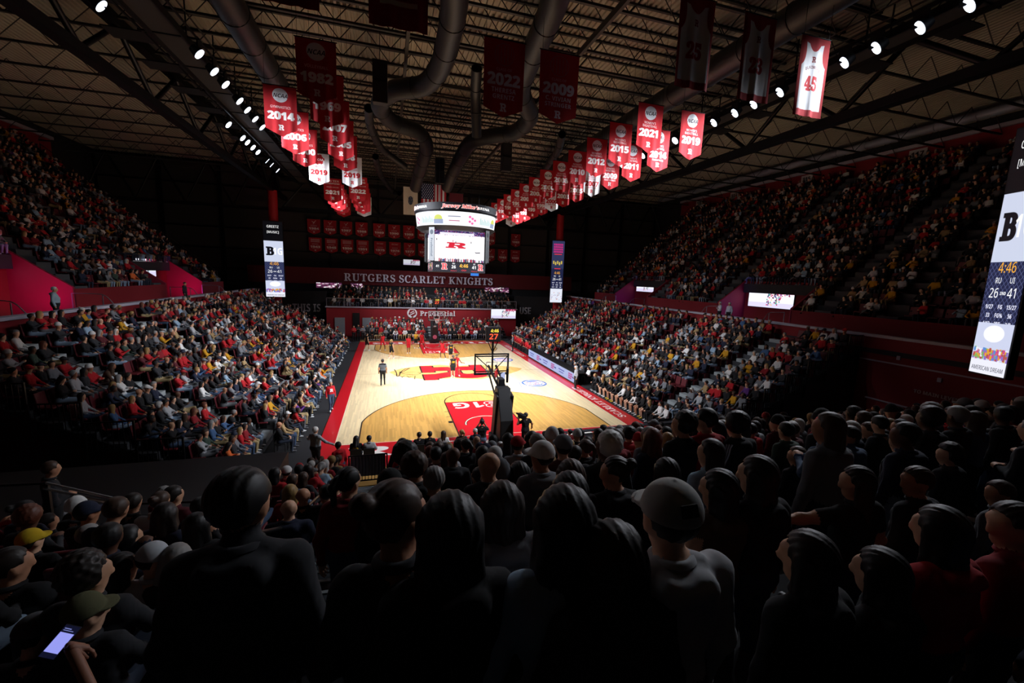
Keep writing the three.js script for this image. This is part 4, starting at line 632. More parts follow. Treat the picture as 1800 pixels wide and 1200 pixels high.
function bodyGeometry(o, cell, detail) {
  const P = makePose({ ...o, low: cell > 0.035 }), Bn = P.B;
  let lo = [9, 9, 9], hi = [-9, -9, -9]; for (const b of Bn) for (let k = 0; k < 3; k++) { const r = Math.max(b.ra, b.ra + b.dr) + 0.03; lo[k] = Math.min(lo[k], b.a[k] - r, b.a[k] + b.d[k] - r); hi[k] = Math.max(hi[k], b.a[k] + r, b.a[k] + b.d[k] + r); }
  lo = lo.map((v) => v - cell * 2); hi = hi.map((v) => v + cell * 2);
  const field = (x, y, z) => { let d = 9; for (const b of Bn) { const e = boneD(b, x, y, z); d = e < d + 0.05 ? smin(d, e, 0.045) : d; } if (detail) d += 0.0035 * Math.sin(x * 61 + y * 23) * Math.sin(y * 47 + z * 31 + x * 11); return d; };
  const m = netMesh(field, lo, hi, cell);
  const nv = m.pos.length / 3, tg = new Uint8Array(nv);
  for (let i = 0; i < nv; i++) { let best = 9, t = 0; for (const b of Bn) { let e = boneD(b, m.pos[3 * i], m.pos[3 * i + 1], m.pos[3 * i + 2]); if (b.t === S_TOP) e += 0.004; if (e < best) { best = e; t = b.t; } } tg[i] = t; }
  const by = [[], [], [], [], []];
  for (let i = 0; i < m.idx.length; i += 3) { const a = tg[m.idx[i]], b = tg[m.idx[i + 1]], c = tg[m.idx[i + 2]]; by[a === b || a === c ? a : b].push(m.idx[i], m.idx[i + 1], m.idx[i + 2]); }
  const pos = m.pos.slice(); const addG = (g, mtx, t) => { const c = g.clone().applyMatrix4(mtx), off = pos.length / 3; for (const v of c.attributes.position.array) pos.push(v); for (const v of c.index.array) by[t].push(v + off); };
  if (detail) for (const h of P.hands) { const q = new THREE.Quaternion().setFromUnitVectors(V(0, 1, 0), h.d); const tw = new THREE.Quaternion().setFromAxisAngle(V(0, 1, 0), h.s > 0 ? -1.2 : 1.2); addG(handGeo, new THREE.Matrix4().compose(V(...h.wr).addScaledVector(h.d, 0.012), q.multiply(tw), V(h.s > 0 ? -1 : 1, 1, 1)), S_SKIN); }
  if (cell < 0.035) { const sp = new THREE.SphereGeometry(0.011, 8, 6), mo = new THREE.SphereGeometry(0.02, 8, 5).scale(1, 0.3, 0.4); for (const s of [-1, 1]) addG(sp, new THREE.Matrix4().setPosition(V(...P.H([s * 0.033, 0.018, 0.083]))), 4); addG(mo, new THREE.Matrix4().setPosition(V(...P.H([0, -0.057, 0.083]))), 4); }
  if (cell < 0.035) { // collar and cuffs
    const ring = new THREE.TorusGeometry(0.07, 0.021, 7, 22); ring.rotateX(Math.PI / 2 + 0.18 + (o.lean || 0)); addG(ring, new THREE.Matrix4().setPosition(V(...P.neck)), S_TOP);
    if (!o.bareArms) for (const h of P.hands) { const cuff = new THREE.TorusGeometry(0.036, 0.011, 6, 14); addG(cuff, new THREE.Matrix4().compose(V(...h.wr).addScaledVector(h.d, -0.005), new THREE.Quaternion().setFromUnitVectors(V(0, 0, 1), h.d), V(1, 1, 1)), S_TOP); }
  }
  const g = new THREE.BufferGeometry(); g.setAttribute('position', new THREE.Float32BufferAttribute(pos, 3)); const idx = []; by.forEach((l, k) => { if (l.length) { g.addGroup(idx.length, l.length, k); for (const v of l) idx.push(v); } }); g.setIndex(idx); g.computeVertexNormals();
  return { geo: g, head: P.hc, yaw: P.hy, pitch: P.hp, by, hands: P.hands };
}
const subGeo = (g, list) => { const map = new Map(), pos = [], idx = [], nrm = [], p = g.attributes.position.array, n = g.attributes.normal.array; for (const v of list) { if (!map.has(v)) { map.set(v, pos.length / 3); pos.push(p[3 * v], p[3 * v + 1], p[3 * v + 2]); nrm.push(n[3 * v], n[3 * v + 1], n[3 * v + 2]); } idx.push(map.get(v)); } const o = new THREE.BufferGeometry(); o.setAttribute('position', new THREE.Float32BufferAttribute(pos, 3)); o.setAttribute('normal', new THREE.Float32BufferAttribute(nrm, 3)); o.setIndex(idx); return o; };
// hair and headwear, in the head's own frame
const hairCache = new Map();
function hairGeo(kind, cell) {
  const key = kind + cell; if (hairCache.has(key)) return hairCache.get(key);
  const ell = (x, y, z, cx, cy, cz, rx, ry, rz) => { const a = (x - cx) / rx, b = (y - cy) / ry, c = (z - cz) / rz; return (Math.sqrt(a * a + b * b + c * c) - 1) * Math.min(rx, ry, rz); };
  const strands = (x, y, z) => 0.003 * Math.sin(x * 190 + Math.sin(y * 30) * 2) ;
  const face = (x, y, z, z0 = 0.045, y0 = 0.085) => -Math.max(z0 - z, y - y0);
  const scalp = (x, y, z) => Math.max(ell(x, y, z, 0, 0.042, -0.014, 0.105, 0.112, 0.114), face(x, y, z, 0.062, 0.088 - Math.abs(x) * 0.25), face(x, y, z, 0.022, 0.03), face(x, y, z, -0.008, -0.015), -0.07 - y);
  const long = (len) => (x, y, z) => { let d = scalp(x, y, z); const bk = [bone([-0.06, 0.02, -0.05], 0.05, [-0.085, -len, -0.06], 0.045, 0), bone([0.06, 0.02, -0.05], 0.05, [0.085, -len, -0.06], 0.045, 0), bone([0, 0.02, -0.07], 0.055, [0, -len - 0.03, -0.095], 0.05, 0), bone([-0.078, 0.05, -0.0], 0.034, [-0.098, -len * 0.8, 0.0], 0.026, 0), bone([0.078, 0.05, -0.0], 0.034, [0.098, -len * 0.8, 0.0], 0.026, 0)]; for (const b of bk) d = smin(d, boneD(b, x, y, z), 0.03); return d; };
  const F = {
    short: scalp, crop: (x, y, z) => scalp(x / 0.97, y / 0.97, z / 0.97),
    long: long(0.26), mid: long(0.13),
    bun: (x, y, z) => smin(scalp(x, y, z), ell(x, y, z, 0, 0.1, -0.13, 0.05, 0.045, 0.045), 0.02),
    topbun: (x, y, z) => smin(scalp(x, y, z), ell(x, y, z, 0, 0.175, -0.03, 0.045, 0.04, 0.045), 0.02),
    pony: (x, y, z) => { let d = scalp(x, y, z); d = smin(d, boneD(bone([0, 0.08, -0.12], 0.032, [0, 0.02, -0.17], 0.036, 0), x, y, z), 0.02); return smin(d, boneD(bone([0, 0.02, -0.17], 0.036, [0.01, -0.2, -0.15], 0.018, 0), x, y, z), 0.02); },
    curly: (x, y, z) => Math.max(ell(x, y, z, 0, 0.055, -0.03, 0.135, 0.132, 0.125) + 0.01 * Math.sin(x * 90) * Math.sin(y * 85) * Math.sin(z * 95), face(x, y, z, 0.035, 0.08)),
    cap: (x, y, z) => { let d = Math.max(ell(x, y, z, 0, 0.045, -0.012, 0.112, 0.118, 0.116), 0.03 - y); const br = Math.max(Math.abs(y - 0.045 + (z - 0.1) * 0.22 + x * x * 1.6) - Math.max(0.006, cell * 0.65), Math.sqrt(x * x * 1.1 + (z - 0.07) * (z - 0.07)) - 0.108, 0.05 - z); d = Math.min(d, br); return Math.min(d, boneD(bone([0, 0.163, -0.012], 0.009, [0, 0.166, -0.012], 0.008, 0), x, y, z)); },
    capback: (x, y, z) => F.cap(-x, y, -z - 0.02),
    beanie: (x, y, z) => { let d = Math.max(ell(x, y, z, 0, 0.055, -0.015, 0.112, 0.14, 0.116), 0.02 - y); d = Math.min(d, Math.max(ell(x, y, z, 0, 0.04, -0.012, 0.12, 0.13, 0.124), Math.abs(y - 0.045) - 0.025)); return d; },
  };
  const f = F[kind]; const withStrands = kind === 'cap' || kind === 'capback' ? f : (x, y, z) => f(x, y, z) + (cell < 0.02 ? strands(x, y, z) : 0);
  const longish = kind === 'long' || kind === 'mid' || kind === 'pony';
  const m = netMesh(withStrands, [-0.17, longish ? -0.36 : -0.13, -0.25], [0.17, 0.26, 0.22], cell);
  const g = new THREE.BufferGeometry(); g.setAttribute('position', new THREE.Float32BufferAttribute(m.pos, 3)); g.setIndex(m.idx); g.computeVertexNormals(); hairCache.set(key, g); return g;
}
// pose library
const crossArms = [[[-0.25, 0.78, 0.06], [0.06, 0.8, 0.2]], [[0.25, 0.78, 0.06], [-0.06, 0.83, 0.2]]];
const POSES = {
  sit: { sit: 1 }, sitLook: { sit: 1, yaw: 0.55, lean: -0.06 }, sitLook2: { sit: 1, yaw: -0.55, lean: -0.04, feet: [[-0.16, 0.09, 0.46], [0.13, 0.09, 0.33]] },
  sitLean: { sit: 1, lean: 0.45, arms: [[[-0.25, 0.68, 0.26], [-0.05, 0.62, 0.46]], [[0.25, 0.68, 0.26], [0.05, 0.62, 0.46]]] },
  sitCross: { sit: 1, lean: -0.1, arms: crossArms, hood: 1, knees: [[-0.1, 0.52, 0.4], [0.07, 0.6, 0.38]], feet: [[-0.12, 0.09, 0.38], [-0.14, 0.35, 0.52]], yaw: 0.25 },
  sitPhone: { sit: 1, lean: 0.08, pitch: 0.35, arms: [[[-0.24, 0.74, 0.08], [-0.05, 0.8, 0.28]], [[0.24, 0.74, 0.08], [0.05, 0.8, 0.28]]], fat: 0.015 },
  sitClap: { sit: 1, arms: [[[-0.26, 0.78, 0.1], [-0.03, 0.92, 0.3]], [[0.26, 0.78, 0.1], [0.03, 0.92, 0.3]]], yaw: 0.3 },
  stand: { hood: 1 }, standLook: { yaw: 0.7, hood: 1 }, standLook2: { yaw: -0.7, width: 1.04 },
  standHands: { arms: [[[-0.27, 1.12, 0.0], [-0.06, 1.12, 0.2]], [[0.27, 1.12, 0.0], [0.06, 1.12, 0.2]]], width: 1.05 },
  standCross: { arms: [[[-0.26, 1.16, 0.06], [0.07, 1.2, 0.2]], [[0.26, 1.16, 0.06], [-0.07, 1.23, 0.2]]] },
  standPhone: { pitch: 0.3, arms: [[[-0.25, 1.13, 0.04], [-0.04, 1.22, 0.27]], [[0.25, 1.13, 0.04], [0.04, 1.22, 0.27]]] },
};
const bodyCache = new Map();
function body(pose, lod, extra) {
  const key = (typeof pose === 'string' ? pose : JSON.stringify(pose)) + lod + (extra ? JSON.stringify(extra) : ''); if (bodyCache.has(key)) return bodyCache.get(key);
  const o = { ...(typeof pose === 'string' ? POSES[pose] : pose), ...extra }, r = bodyGeometry(o, [0.017, 0.031, 0.048][lod], lod === 0); bodyCache.set(key, r); return r;
}
const TOPS = { red: '#a50e19', crimson: '#7d0d18', black: '#121215', charcoal: '#26272b', grey: '#6d6f74', 'light grey': '#a3a5a9', white: '#d2d2d0', navy: '#161d33', blue: '#3a587f', gold: '#b88412', tan: '#9a8058', green: '#33443a', purple: '#54286f', orange: '#d0622a', pink: '#b8457c', 'pale blue': '#8ba3b8', maroon: '#4d0f18', brown: '#4a3426', denim: '#3f526b' };
const LEGS = { 'blue jeans': '#33455f', 'pale jeans': '#7f93a8', 'black trousers': '#131316', 'khaki trousers': '#9a875f', 'grey trousers': '#5a5c60', 'dark jeans': '#1f2838' };
const HAIR = { black: '#0d0a09', 'dark brown': '#1e140e', brown: '#3d281a', blond: '#9a7a48', grey: '#8a8886', white: '#c4c2be', auburn: '#5a2c18' };
const SKIN = ['#c89878', '#b98465', '#d3a486', '#8a5a40', '#5d3a28', '#a87355'];
const BROW = mat('#1a0f0c', 0.7);
function person(look, pos, turn, label, group) {
  const lod = look.lod ?? 1, b = body(look.pose, lod, look.extra), t = thing('person', label, 'person', pos, turn, group), k = look.scale || 1; t.scale.set(k * (look.wide || 1), k, k);
  part(t, 'body', b.geo, [mat(look.skin, 0.6), cloth(look.top), cloth(look.legs), mat(look.shoe || '#1a1a1c', 0.6), BROW]);
  if (look.hair && look.hair !== 'bald') {
    const head = look.hat ? 'cap' : 'hair', m = part(t, look.hair === 'beanie' ? 'beanie' : look.hair.startsWith('cap') ? 'cap' : 'hair', hairGeo(look.hair, [0.0105, 0.018, 0.03][lod]), mat(look.hairColor, look.hair.startsWith('cap') || look.hair === 'beanie' ? 0.95 : 0.55), b.head);
    m.rotation.order = 'YXZ'; m.rotation.set(b.pitch, b.yaw, 0);
    if (look.hair.startsWith('cap')) { const h = part(t, 'hair', hairGeo('crop', [0.0105, 0.018, 0.03][lod]), mat(look.under || HAIR['dark brown'], 0.6), b.head); h.rotation.order = 'YXZ'; h.rotation.set(b.pitch, b.yaw, 0); }
  }
  return t;
}
// ---------------------------------------------------------------- baskets, rails, tables, chairs
function basket(zs, label) {
  const t = thing('basketball_hoop', label, 'basketball hoop', [0, 0, zs * 13.1], zs > 0 ? 0 : Math.PI); // local +z points off court
  const pad = mat('#101013', 0.55), steel = M.blackm;
  part(t, 'base', rbox(1.1, 0.45, 1.9, 0.06), pad, [0, 0.25, 2.9]);
  const sh = new THREE.Shape([new THREE.Vector2(1.75, 0.3), new THREE.Vector2(3.3, 0.3), new THREE.Vector2(3.2, 1.4), new THREE.Vector2(2.55, 2.75), new THREE.Vector2(2.1, 2.75), new THREE.Vector2(1.75, 1.9)]);
  const g = new THREE.ExtrudeGeometry(sh, { depth: 0.56, bevelEnabled: true, bevelSize: 0.04, bevelThickness: 0.04, bevelSegments: 2 }); g.translate(0, 0, -0.28); g.rotateY(-Math.PI / 2);
  part(t, 'tower_pad', g, pad);
  for (const s of [-1, 1]) part(t, 'side_pad', rbox(0.1, 2.3, 0.5, 0.03), mat('#17171b', 0.6), [s * 0.37, 1.4, 2.35], [0.22, 0, 0]);
  for (const s of [-1, 1]) { part(t, 'arm', bar([s * 0.16, 2.7, 2.3], [s * 0.2, 3.35, 0.12], 0.06, 8), steel); part(t, 'arm', bar([s * 0.2, 1.9, 2.2], [s * 0.2, 3.0, 0.2], 0.05, 8), steel); }
  part(t, 'arm_cap', rbox(0.3, 0.55, 0.5, 0.04), mat('#2a2a2e', 0.4, 0.4), [0, 2.85, 1.9]);
  const bd = new THREE.Group(); bd.name = 'backboard'; bd.position.set(0, 3.43, 0); t.add(bd);
  part(bd, 'glass_pane', box(1.8, 1.04, 0.012), M.glass);
  const fr = mat('#141416', 0.5, 0.3), wl = mat('#e4e4e6', 0.6);
  for (const s of [-1, 1]) { part(bd, 'border_line', box(1.8, 0.05, 0.012), wl, [0, s * 0.49, -0.032]); part(bd, 'border_line', box(0.05, 1.0, 0.012), wl, [s * 0.87, 0, -0.032]); }
  for (const s of [-1, 1]) { part(bd, 'frame', box(1.86, 0.06, 0.05), fr, [0, s * 0.52, 0]); part(bd, 'frame', box(0.06, 1.08, 0.05), fr, [s * 0.9, 0, 0]); part(bd, 'target_line', box(0.61, 0.04, 0.016), mat('#e8e8ea'), [0, s * 0.21 - 0.12, 0]); part(bd, 'target_line', box(0.04, 0.45, 0.016), mat('#e8e8ea'), [s * 0.29, -0.12, 0]); part(bd, 'edge_pad', rbox(0.09, 0.4, 0.1, 0.03), pad, [s * 0.9, -0.36, 0]); part(bd, 'brace', bar([s * 0.88, 0.45, 0.05], [s * 0.1, -0.25, 0.3], 0.025), steel); }
  part(bd, 'edge_pad', rbox(1.9, 0.1, 0.1, 0.03), pad, [0, -0.54, 0]); part(bd, 'brace', box(0.08, 1.0, 0.08), steel, [0, -0.02, 0.12]); part(bd, 'brace', box(1.75, 0.05, 0.05), steel, [0, 0.42, 0.08]); part(bd, 'brace', box(1.75, 0.05, 0.05), steel, [0, -0.38, 0.08]);
  const rim = new THREE.Group(); rim.name = 'rim'; rim.position.set(0, 3.05, -0.38); t.add(rim);
  part(rim, 'ring', at(new THREE.TorusGeometry(0.23, 0.012, 8, 28), 0, 0, 0, Math.PI / 2), mat('#d9481c', 0.5)); part(rim, 'rim_plate', box(0.14, 0.12, 0.16), mat('#d9481c', 0.5), [0, -0.04, 0.3]);
  const net = []; for (let k = 0; k < 12; k++) { const a = k * Math.PI / 6; for (const e of [-1, 1]) net.push(bar([Math.cos(a) * 0.225, 0, Math.sin(a) * 0.225], [Math.cos(a + e * 0.52) * 0.13, -0.42, Math.sin(a + e * 0.52) * 0.13], 0.007, 4)); }
  part(rim, 'net', mergeGeometries(net), mat('#d8d6d2'));
  part(t, 'clock_pole', box(0.09, 0.75, 0.09), steel, [0, 4.3, 0.1]); for (const s of [-1, 1]) part(t, 'clock_pole', bar([0, 4.05, 0.1], [s * 0.26, 4.62, 0.1], 0.025), steel);
  const tex = canvas(192, 192, (x, w, h) => { x.fillStyle = '#0b0606'; x.fillRect(0, 0, w, h); text(x, '4:46', 112, 46, 62, '#ffe14a', { sx: 0.95 }); text(x, '27', 98, 128, 108, '#ff5a36', { sx: 1.1 }); });
  const ck = new THREE.Group(); ck.name = 'shot_clock'; ck.position.set(0, 5.02, 0.1); t.add(ck); part(ck, 'case', rbox(0.78, 0.78, 0.22, 0.02), mat('#1a0f0e', 0.5)); for (const s of [-1, 1]) part(ck, 'display_screen', new THREE.PlaneGeometry(0.72, 0.72), glow(tex, 1.3), [0, 0, s * 0.116], [0, s > 0 ? 0 : Math.PI, 0], 'clock reading 4:46 and 27');
  if (zs > 0) {
    part(t, 'sponsor_panel', box(0.02, 0.42, 0.75), mat('#b3121d', 0.6), [0.05, 3.05, 0.75], [0.1, -0.45, 0]); part(t, 'side_display_screen', box(0.06, 0.5, 0.5), new THREE.MeshStandardMaterial({ color: 0x333344, emissive: 0xc8d4ff, emissiveIntensity: 0.7 }), [0.3, 2.95, 1.2], [0, -0.6, 0]); part(t, 'side_case', rbox(0.12, 0.75, 0.55, 0.02), pad, [0.62, 3.05, 0.9], [0, -0.3, 0]); part(t, 'side_display_screen', box(0.02, 0.5, 0.3), new THREE.MeshStandardMaterial({ color: 0x2a1a10, emissive: 0xd0703a, emissiveIntensity: 0.35 }), [0.55, 3.1, 0.95], [0, -0.3, 0]);
  } else { part(t, 'pad_emblem', at(cyl(0.24, 0.24, 0.03, 18), 0, 0.8, 1.7, Math.PI / 2), mat('#b9607a')); part(t, 'pad_mark', box(0.3, 0.14, 0.04), mat('#c9c9cc'), [0, 2.05, 1.68]); }
}
basket(1, 'black portable basketball hoop seen from behind, glass backboard and clock on top');
basket(-1, 'portable basketball hoop facing the court in front of the red fascia');
// stepped guard rails at the ends of the lower stands
for (const s of [-1, 1]) {
  const t = thing('guard_rail', s < 0 ? 'black stepped guard rail with upright bars at the end of the stand opposite the benches' : 'black stepped guard rail with upright bars at the end of the bench stand', 'railing', [0, 0, SZ1 + 0.15]);
  for (let k = 0; k < 6; k++) {
    const x0 = LOW.x0 + 1.2 + k * 1.36, x1 = x0 + 1.34, y = LOW.y0 + (x0 - LOW.x0) / LOW.dx * LOW.dy + 0.05;
    for (const yy of [0.1, 1.15]) part(t, 'rail', box(1.36, 0.045, 0.045), M.blackm, [s * (x0 + 0.67), y + yy, 0]); for (const x of [x0, x1]) part(t, 'post', box(0.055, 1.3, 0.055), M.blackm, [s * x, y + 0.52, 0]);
    for (let j = 1; j < 9; j++) part(t, 'bar', box(0.022, 1.05, 0.022), M.blackm, [s * (x0 + j * 0.149), y + 0.62, 0]);
  }
  // aisle handrails
  for (const z of AISLES) for (let r = 1; r < 10; r += 3) { const x = LOW.x0 + r * LOW.dx, y = LOW.y0 + r * LOW.dy; const h = thing('aisle_handrail', s < 0 ? 'short grey pipe handrail in a stair aisle opposite the benches' : 'short grey pipe handrail in a stair aisle of the bench stand', 'handrail', [s * x, y, z + 0.62], s > 0 ? 0 : Math.PI, s < 0 ? 'handrails opposite the benches' : 'handrails of the bench stand');
    part(h, 'loop', pipe([[-0.3, -0.3, 0], [-0.3, 0.45, 0], [-0.2, 0.55, 0], [0.9, 1.12, 0], [1.0, 1.05, 0], [1.0, 0.45, 0]], 0.022, 30, 6), M.chrome); part(h, 'mid_rail', bar([-0.3, 0.15, 0], [1.0, 0.75, 0], 0.016), M.chrome); }
  // concourse handrails by the portals
  for (const [a, b] of PORTALS) for (const z of [a + 0.4, b - 0.4]) { const h = thing('portal_handrail', `pale pipe handrail sloping at a portal ${s < 0 ? 'opposite' : 'behind'} the benches`, 'handrail', [s * 20.4, 4.88, z], s > 0 ? 0 : Math.PI, s < 0 ? 'portal handrails opposite the benches' : 'portal handrails behind the bench'); part(h, 'rail', pipe([[0, 0.72, 0], [0.5, 1.25, 0], [1.9, 1.3, 0]], 0.025, 20, 6), M.chrome); part(h, 'post', box(0.04, 1.3, 0.04), M.chrome, [1.9, 0.65, 0]); part(h, 'post', box(0.04, 1.2, 0.04), M.chrome, [0.5, 0.6, 0]); }
  // sloping rail at the far end of the upper stand
  const e = thing('upper_end_rail', `thin grey stepped rail closing the far end of the upper stand ${s < 0 ? 'opposite' : 'behind'} the benches`, 'railing', [0, 0, SZ0 + 0.1]);
  for (let k = 0; k < 7; k++) { const x = UP.x0 + k * 2.3, y = UP.y0 + (k * 2.3 / UP.dx) * UP.dy; part(e, 'post', box(0.06, 1.3, 0.06), M.steel, [s * x, y + 0.65, 0]); if (k < 6) for (const q of [0.7, 1.25]) part(e, 'rail', bar([s * x, y + q, 0], [s * (x + 2.3), y + q + 2.3 / UP.dx * UP.dy, 0], 0.03), M.steel); }
}
{ // handrail of the main stair and the black end stand rails
  const t = thing('stair_handrail', 'black handrail with posts along the striped stair aisle of the end stand', 'handrail');
  for (let k = 0; k < 7; k++) { const z = 20 + k * 1.75, y = nearFloor(z); part(t, 'post', box(0.05, 0.95, 0.05), M.blackm, [-6.5, y + 0.47, z]); if (k < 6) { const y2 = nearFloor(z + 1.75); part(t, 'rail', bar([-6.5, y + 0.95, z], [-6.5, y2 + 0.95, z + 1.75], 0.028), M.blackm); part(t, 'rail', bar([-6.5, y + 0.5, z], [-6.5, y2 + 0.5, z + 1.75], 0.02), M.blackm); } }
  const w = thing('walkway_rail', 'pair of shiny steel rails sloping down beside the dark corner walkway', 'railing');
  const a = [pixelAt(82, 849, 6.4).toArray(), pixelAt(240, 885, 6.0).toArray()], b = [pixelAt(78, 858, 6.4).toArray(), pixelAt(222, 889, 6.0).toArray()];
  part(w, 'rail', bar(a[0], a[1], 0.022, 8), mat('#c4ccd4', 0.25, 0.8)); part(w, 'rail', bar(b[0], b[1], 0.022, 8), mat('#c4ccd4', 0.25, 0.8)); for (const p of [a[0], a[1]]) part(w, 'post', box(0.05, p[1] - 2.4, 0.05), M.blackm, [p[0], (p[1] + 2.4) / 2, p[2]]);
  part(w, 'rail', bar(a[0], [-14.5, a[0][1] - 0.1, a[0][2] - 0.6], 0.02), M.blackm); part(w, 'rail', bar(a[1], [-6.9, a[1][1] + 0.02, a[1][2] + 0.3], 0.018), M.blackm);
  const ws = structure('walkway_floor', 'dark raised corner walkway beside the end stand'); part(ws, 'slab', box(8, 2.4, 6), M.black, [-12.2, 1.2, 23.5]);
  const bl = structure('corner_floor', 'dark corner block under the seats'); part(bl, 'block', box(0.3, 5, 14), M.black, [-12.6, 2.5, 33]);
  const br = thing('crowd_barrier', 'portable black crowd barrier with upright bars at the foot of the stair aisle', 'barrier', [-5.98, 0.02, 18.3]);
  part(br, 'cloth_panel', box(1.25, 0.8, 0.02), mat('#8a8b92', 0.8), [0, 0.68, -0.02]); for (const y of [0.12, 1.12]) part(br, 'rail', box(1.4, 0.045, 0.045), M.blackm, [0, y, 0]); for (const s of [-1, 1]) { part(br, 'post', box(0.05, 1.14, 0.05), M.blackm, [s * 0.68, 0.57, 0]); part(br, 'foot', box(0.06, 0.05, 0.6), M.blackm, [s * 0.6, 0.03, 0]); } for (let j = -5; j <= 5; j++) part(br, 'bar', box(0.022, 1.0, 0.022), M.blackm, [j * 0.115, 0.62, 0.01]);
  const tb = thing('press_table', 'long black press table along the baseline in front of the end stand', 'table', [6.3, 0, 17.15], 0.06); part(tb, 'tabletop', box(7.4, 0.05, 0.7), mat('#2d3036', 0.35), [0, 0.76, 0]); part(tb, 'front_panel', box(7.4, 0.7, 0.04), M.black, [0, 0.4, -0.33]); for (let k = -3; k <= 3; k++) part(tb, 'leg', box(0.05, 0.75, 0.05), M.blackm, [k * 1.2, 0.375, 0.25]);
  part(tb, 'rear_shelf', box(7.4, 0.04, 0.25), mat('#3a3d44', 0.35), [0, 0.95, -0.28]);
  const ck = thing('drink_cooler', 'orange drink cooler with white lid behind the end of the bench', 'cooler', [10.6, 0, 16.1]); part(ck, 'body', cyl(0.24, 0.22, 0.5, 18), mat('#d8481c', 0.5), [0, 0.75, 0]); part(ck, 'lid', cyl(0.25, 0.25, 0.1, 18), mat('#e4e2de', 0.5), [0, 1.05, 0]); part(ck, 'stand', box(0.6, 0.5, 0.6), M.black, [0, 0.25, 0]);
  const dr = thing('deck_railing', 'clear glass railing with steel posts along the end deck', 'railing', [-0.35, DECK_Y + 0.06, FZ]); part(dr, 'top_rail', box(24, 0.06, 0.06), M.chrome, [0, 1.02, 0]); for (let k = -6; k <= 6; k++) part(dr, 'post', box(0.05, 1.02, 0.05), M.chrome, [k * 2, 0.51, 0]); for (let k = -6; k < 6; k++) part(dr, 'pane', box(1.9, 0.9, 0.012), M.glass, [k * 2 + 1, 0.5, 0]);
  const eb = structure('end_bleacher_floor', 'low stepped bleacher under the red fascia'); for (let r = 0; r < 5; r++) { part(eb, 'tread', box(17, 0.36, 0.68), r % 2 ? M.riser : M.tread, [1.0, 0.02 + r * 0.27, -17.2 - r * 0.62]); part(eb, 'aisle_step', box(1.1, 0.17, 0.32), M.step, [0.1, 0.28 + r * 0.27, -17.0 - r * 0.62]); }
  for (const [x, l] of [[-11.2, 'beside the corner menu screen'], [9.9, 'beside the wide menu screen']]) { const c = thing('camera_crane', 'spindly grey camera support on the end deck ' + l, 'camera stand', [x, DECK_Y, -22.3]); part(c, 'mast', cyl(0.05, 0.07, 3.1, 8), M.steel, [0, 1.55, 0]); part(c, 'platform', box(1.0, 0.06, 0.6), M.steel, [0, 1.6, 0]); part(c, 'camera_body', rbox(0.3, 0.3, 0.6, 0.03), M.black, [0, 2.0, 0.1]); part(c, 'top_bar', box(1.3, 0.05, 0.05), M.steel, [0, 3.1, 0]); for (const s of [-1, 1]) part(c, 'leg', bar([0, 1.4, 0], [s * 0.5, 0, 0.2], 0.03), M.steel); }
}
// seats
const chairGeo = { seat: rbox(0.44, 0.05, 0.42, 0.02), back: rbox(0.44, 0.34, 0.04, 0.02), leg: cyl(0.013, 0.013, 0.46, 6), legB: cyl(0.013, 0.013, 0.84, 6) };
function foldingChair(pos, turn, label, group) {
  const t = thing('folding_chair', label, 'chair', pos, turn, group); part(t, 'seat', chairGeo.seat, M.black, [0, 0.44, 0]); part(t, 'backrest', chairGeo.back, M.black, [0, 0.72, -0.22]);
  for (const s of [-1, 1]) { part(t, 'leg', chairGeo.leg, M.blackm, [s * 0.21, 0.225, 0.19]); part(t, 'leg', chairGeo.legB, M.blackm, [s * 0.21, 0.42, -0.22]); }
}
const seatPan = rbox(0.46, 0.07, 0.4, 0.03), seatBack = at(rbox(0.46, 0.5, 0.06, 0.03), 0, 0.7, -0.24, -0.15), seatPost = at(box(0.06, 0.42, 0.3), 0.24, 0.22, -0.08);
const seatAll = (() => { const g = [at(seatPan, 0, 0.43, 0), seatBack, seatPost].map((q) => { const c = q.index ? q.toNonIndexed() : q.clone(); c.deleteAttribute('uv'); return c; }); return mergeGeometries(g); })();
// ---------------------------------------------------------------- who sits where
const bag = (o) => { const a = []; for (const [k, n] of Object.entries(o)) for (let i = 0; i < n; i++) a.push(k); return a; };
const TOPBAG = bag({ red: 19, crimson: 8, black: 32, charcoal: 14, grey: 10, 'light grey': 5, white: 7, navy: 7, blue: 3, gold: 3, tan: 3, green: 2, orange: 1, 'pale blue': 3, maroon: 3, brown: 2, purple: 1 });
const DARKBAG = bag({ black: 30, charcoal: 18, navy: 9, crimson: 8, red: 9, grey: 6, maroon: 6, green: 3, 'light grey': 3, denim: 4, brown: 3 });
const GOLDBAG = bag({ gold: 11, black: 36, white: 10, grey: 12, 'light grey': 8, charcoal: 14, red: 5, tan: 4, 'pale blue': 4, navy: 5 });
const HAIRBAG = bag({ black: 24, 'dark brown': 28, brown: 18, blond: 9, grey: 13, white: 6, auburn: 3 });
const LEGBAG = Object.keys(LEGS);
const HK = { short: 'short', crop: 'cropped', long: 'long', mid: 'shoulder-length', bun: 'bunned', topbun: 'top-knotted', pony: 'ponytailed', curly: 'curly' };
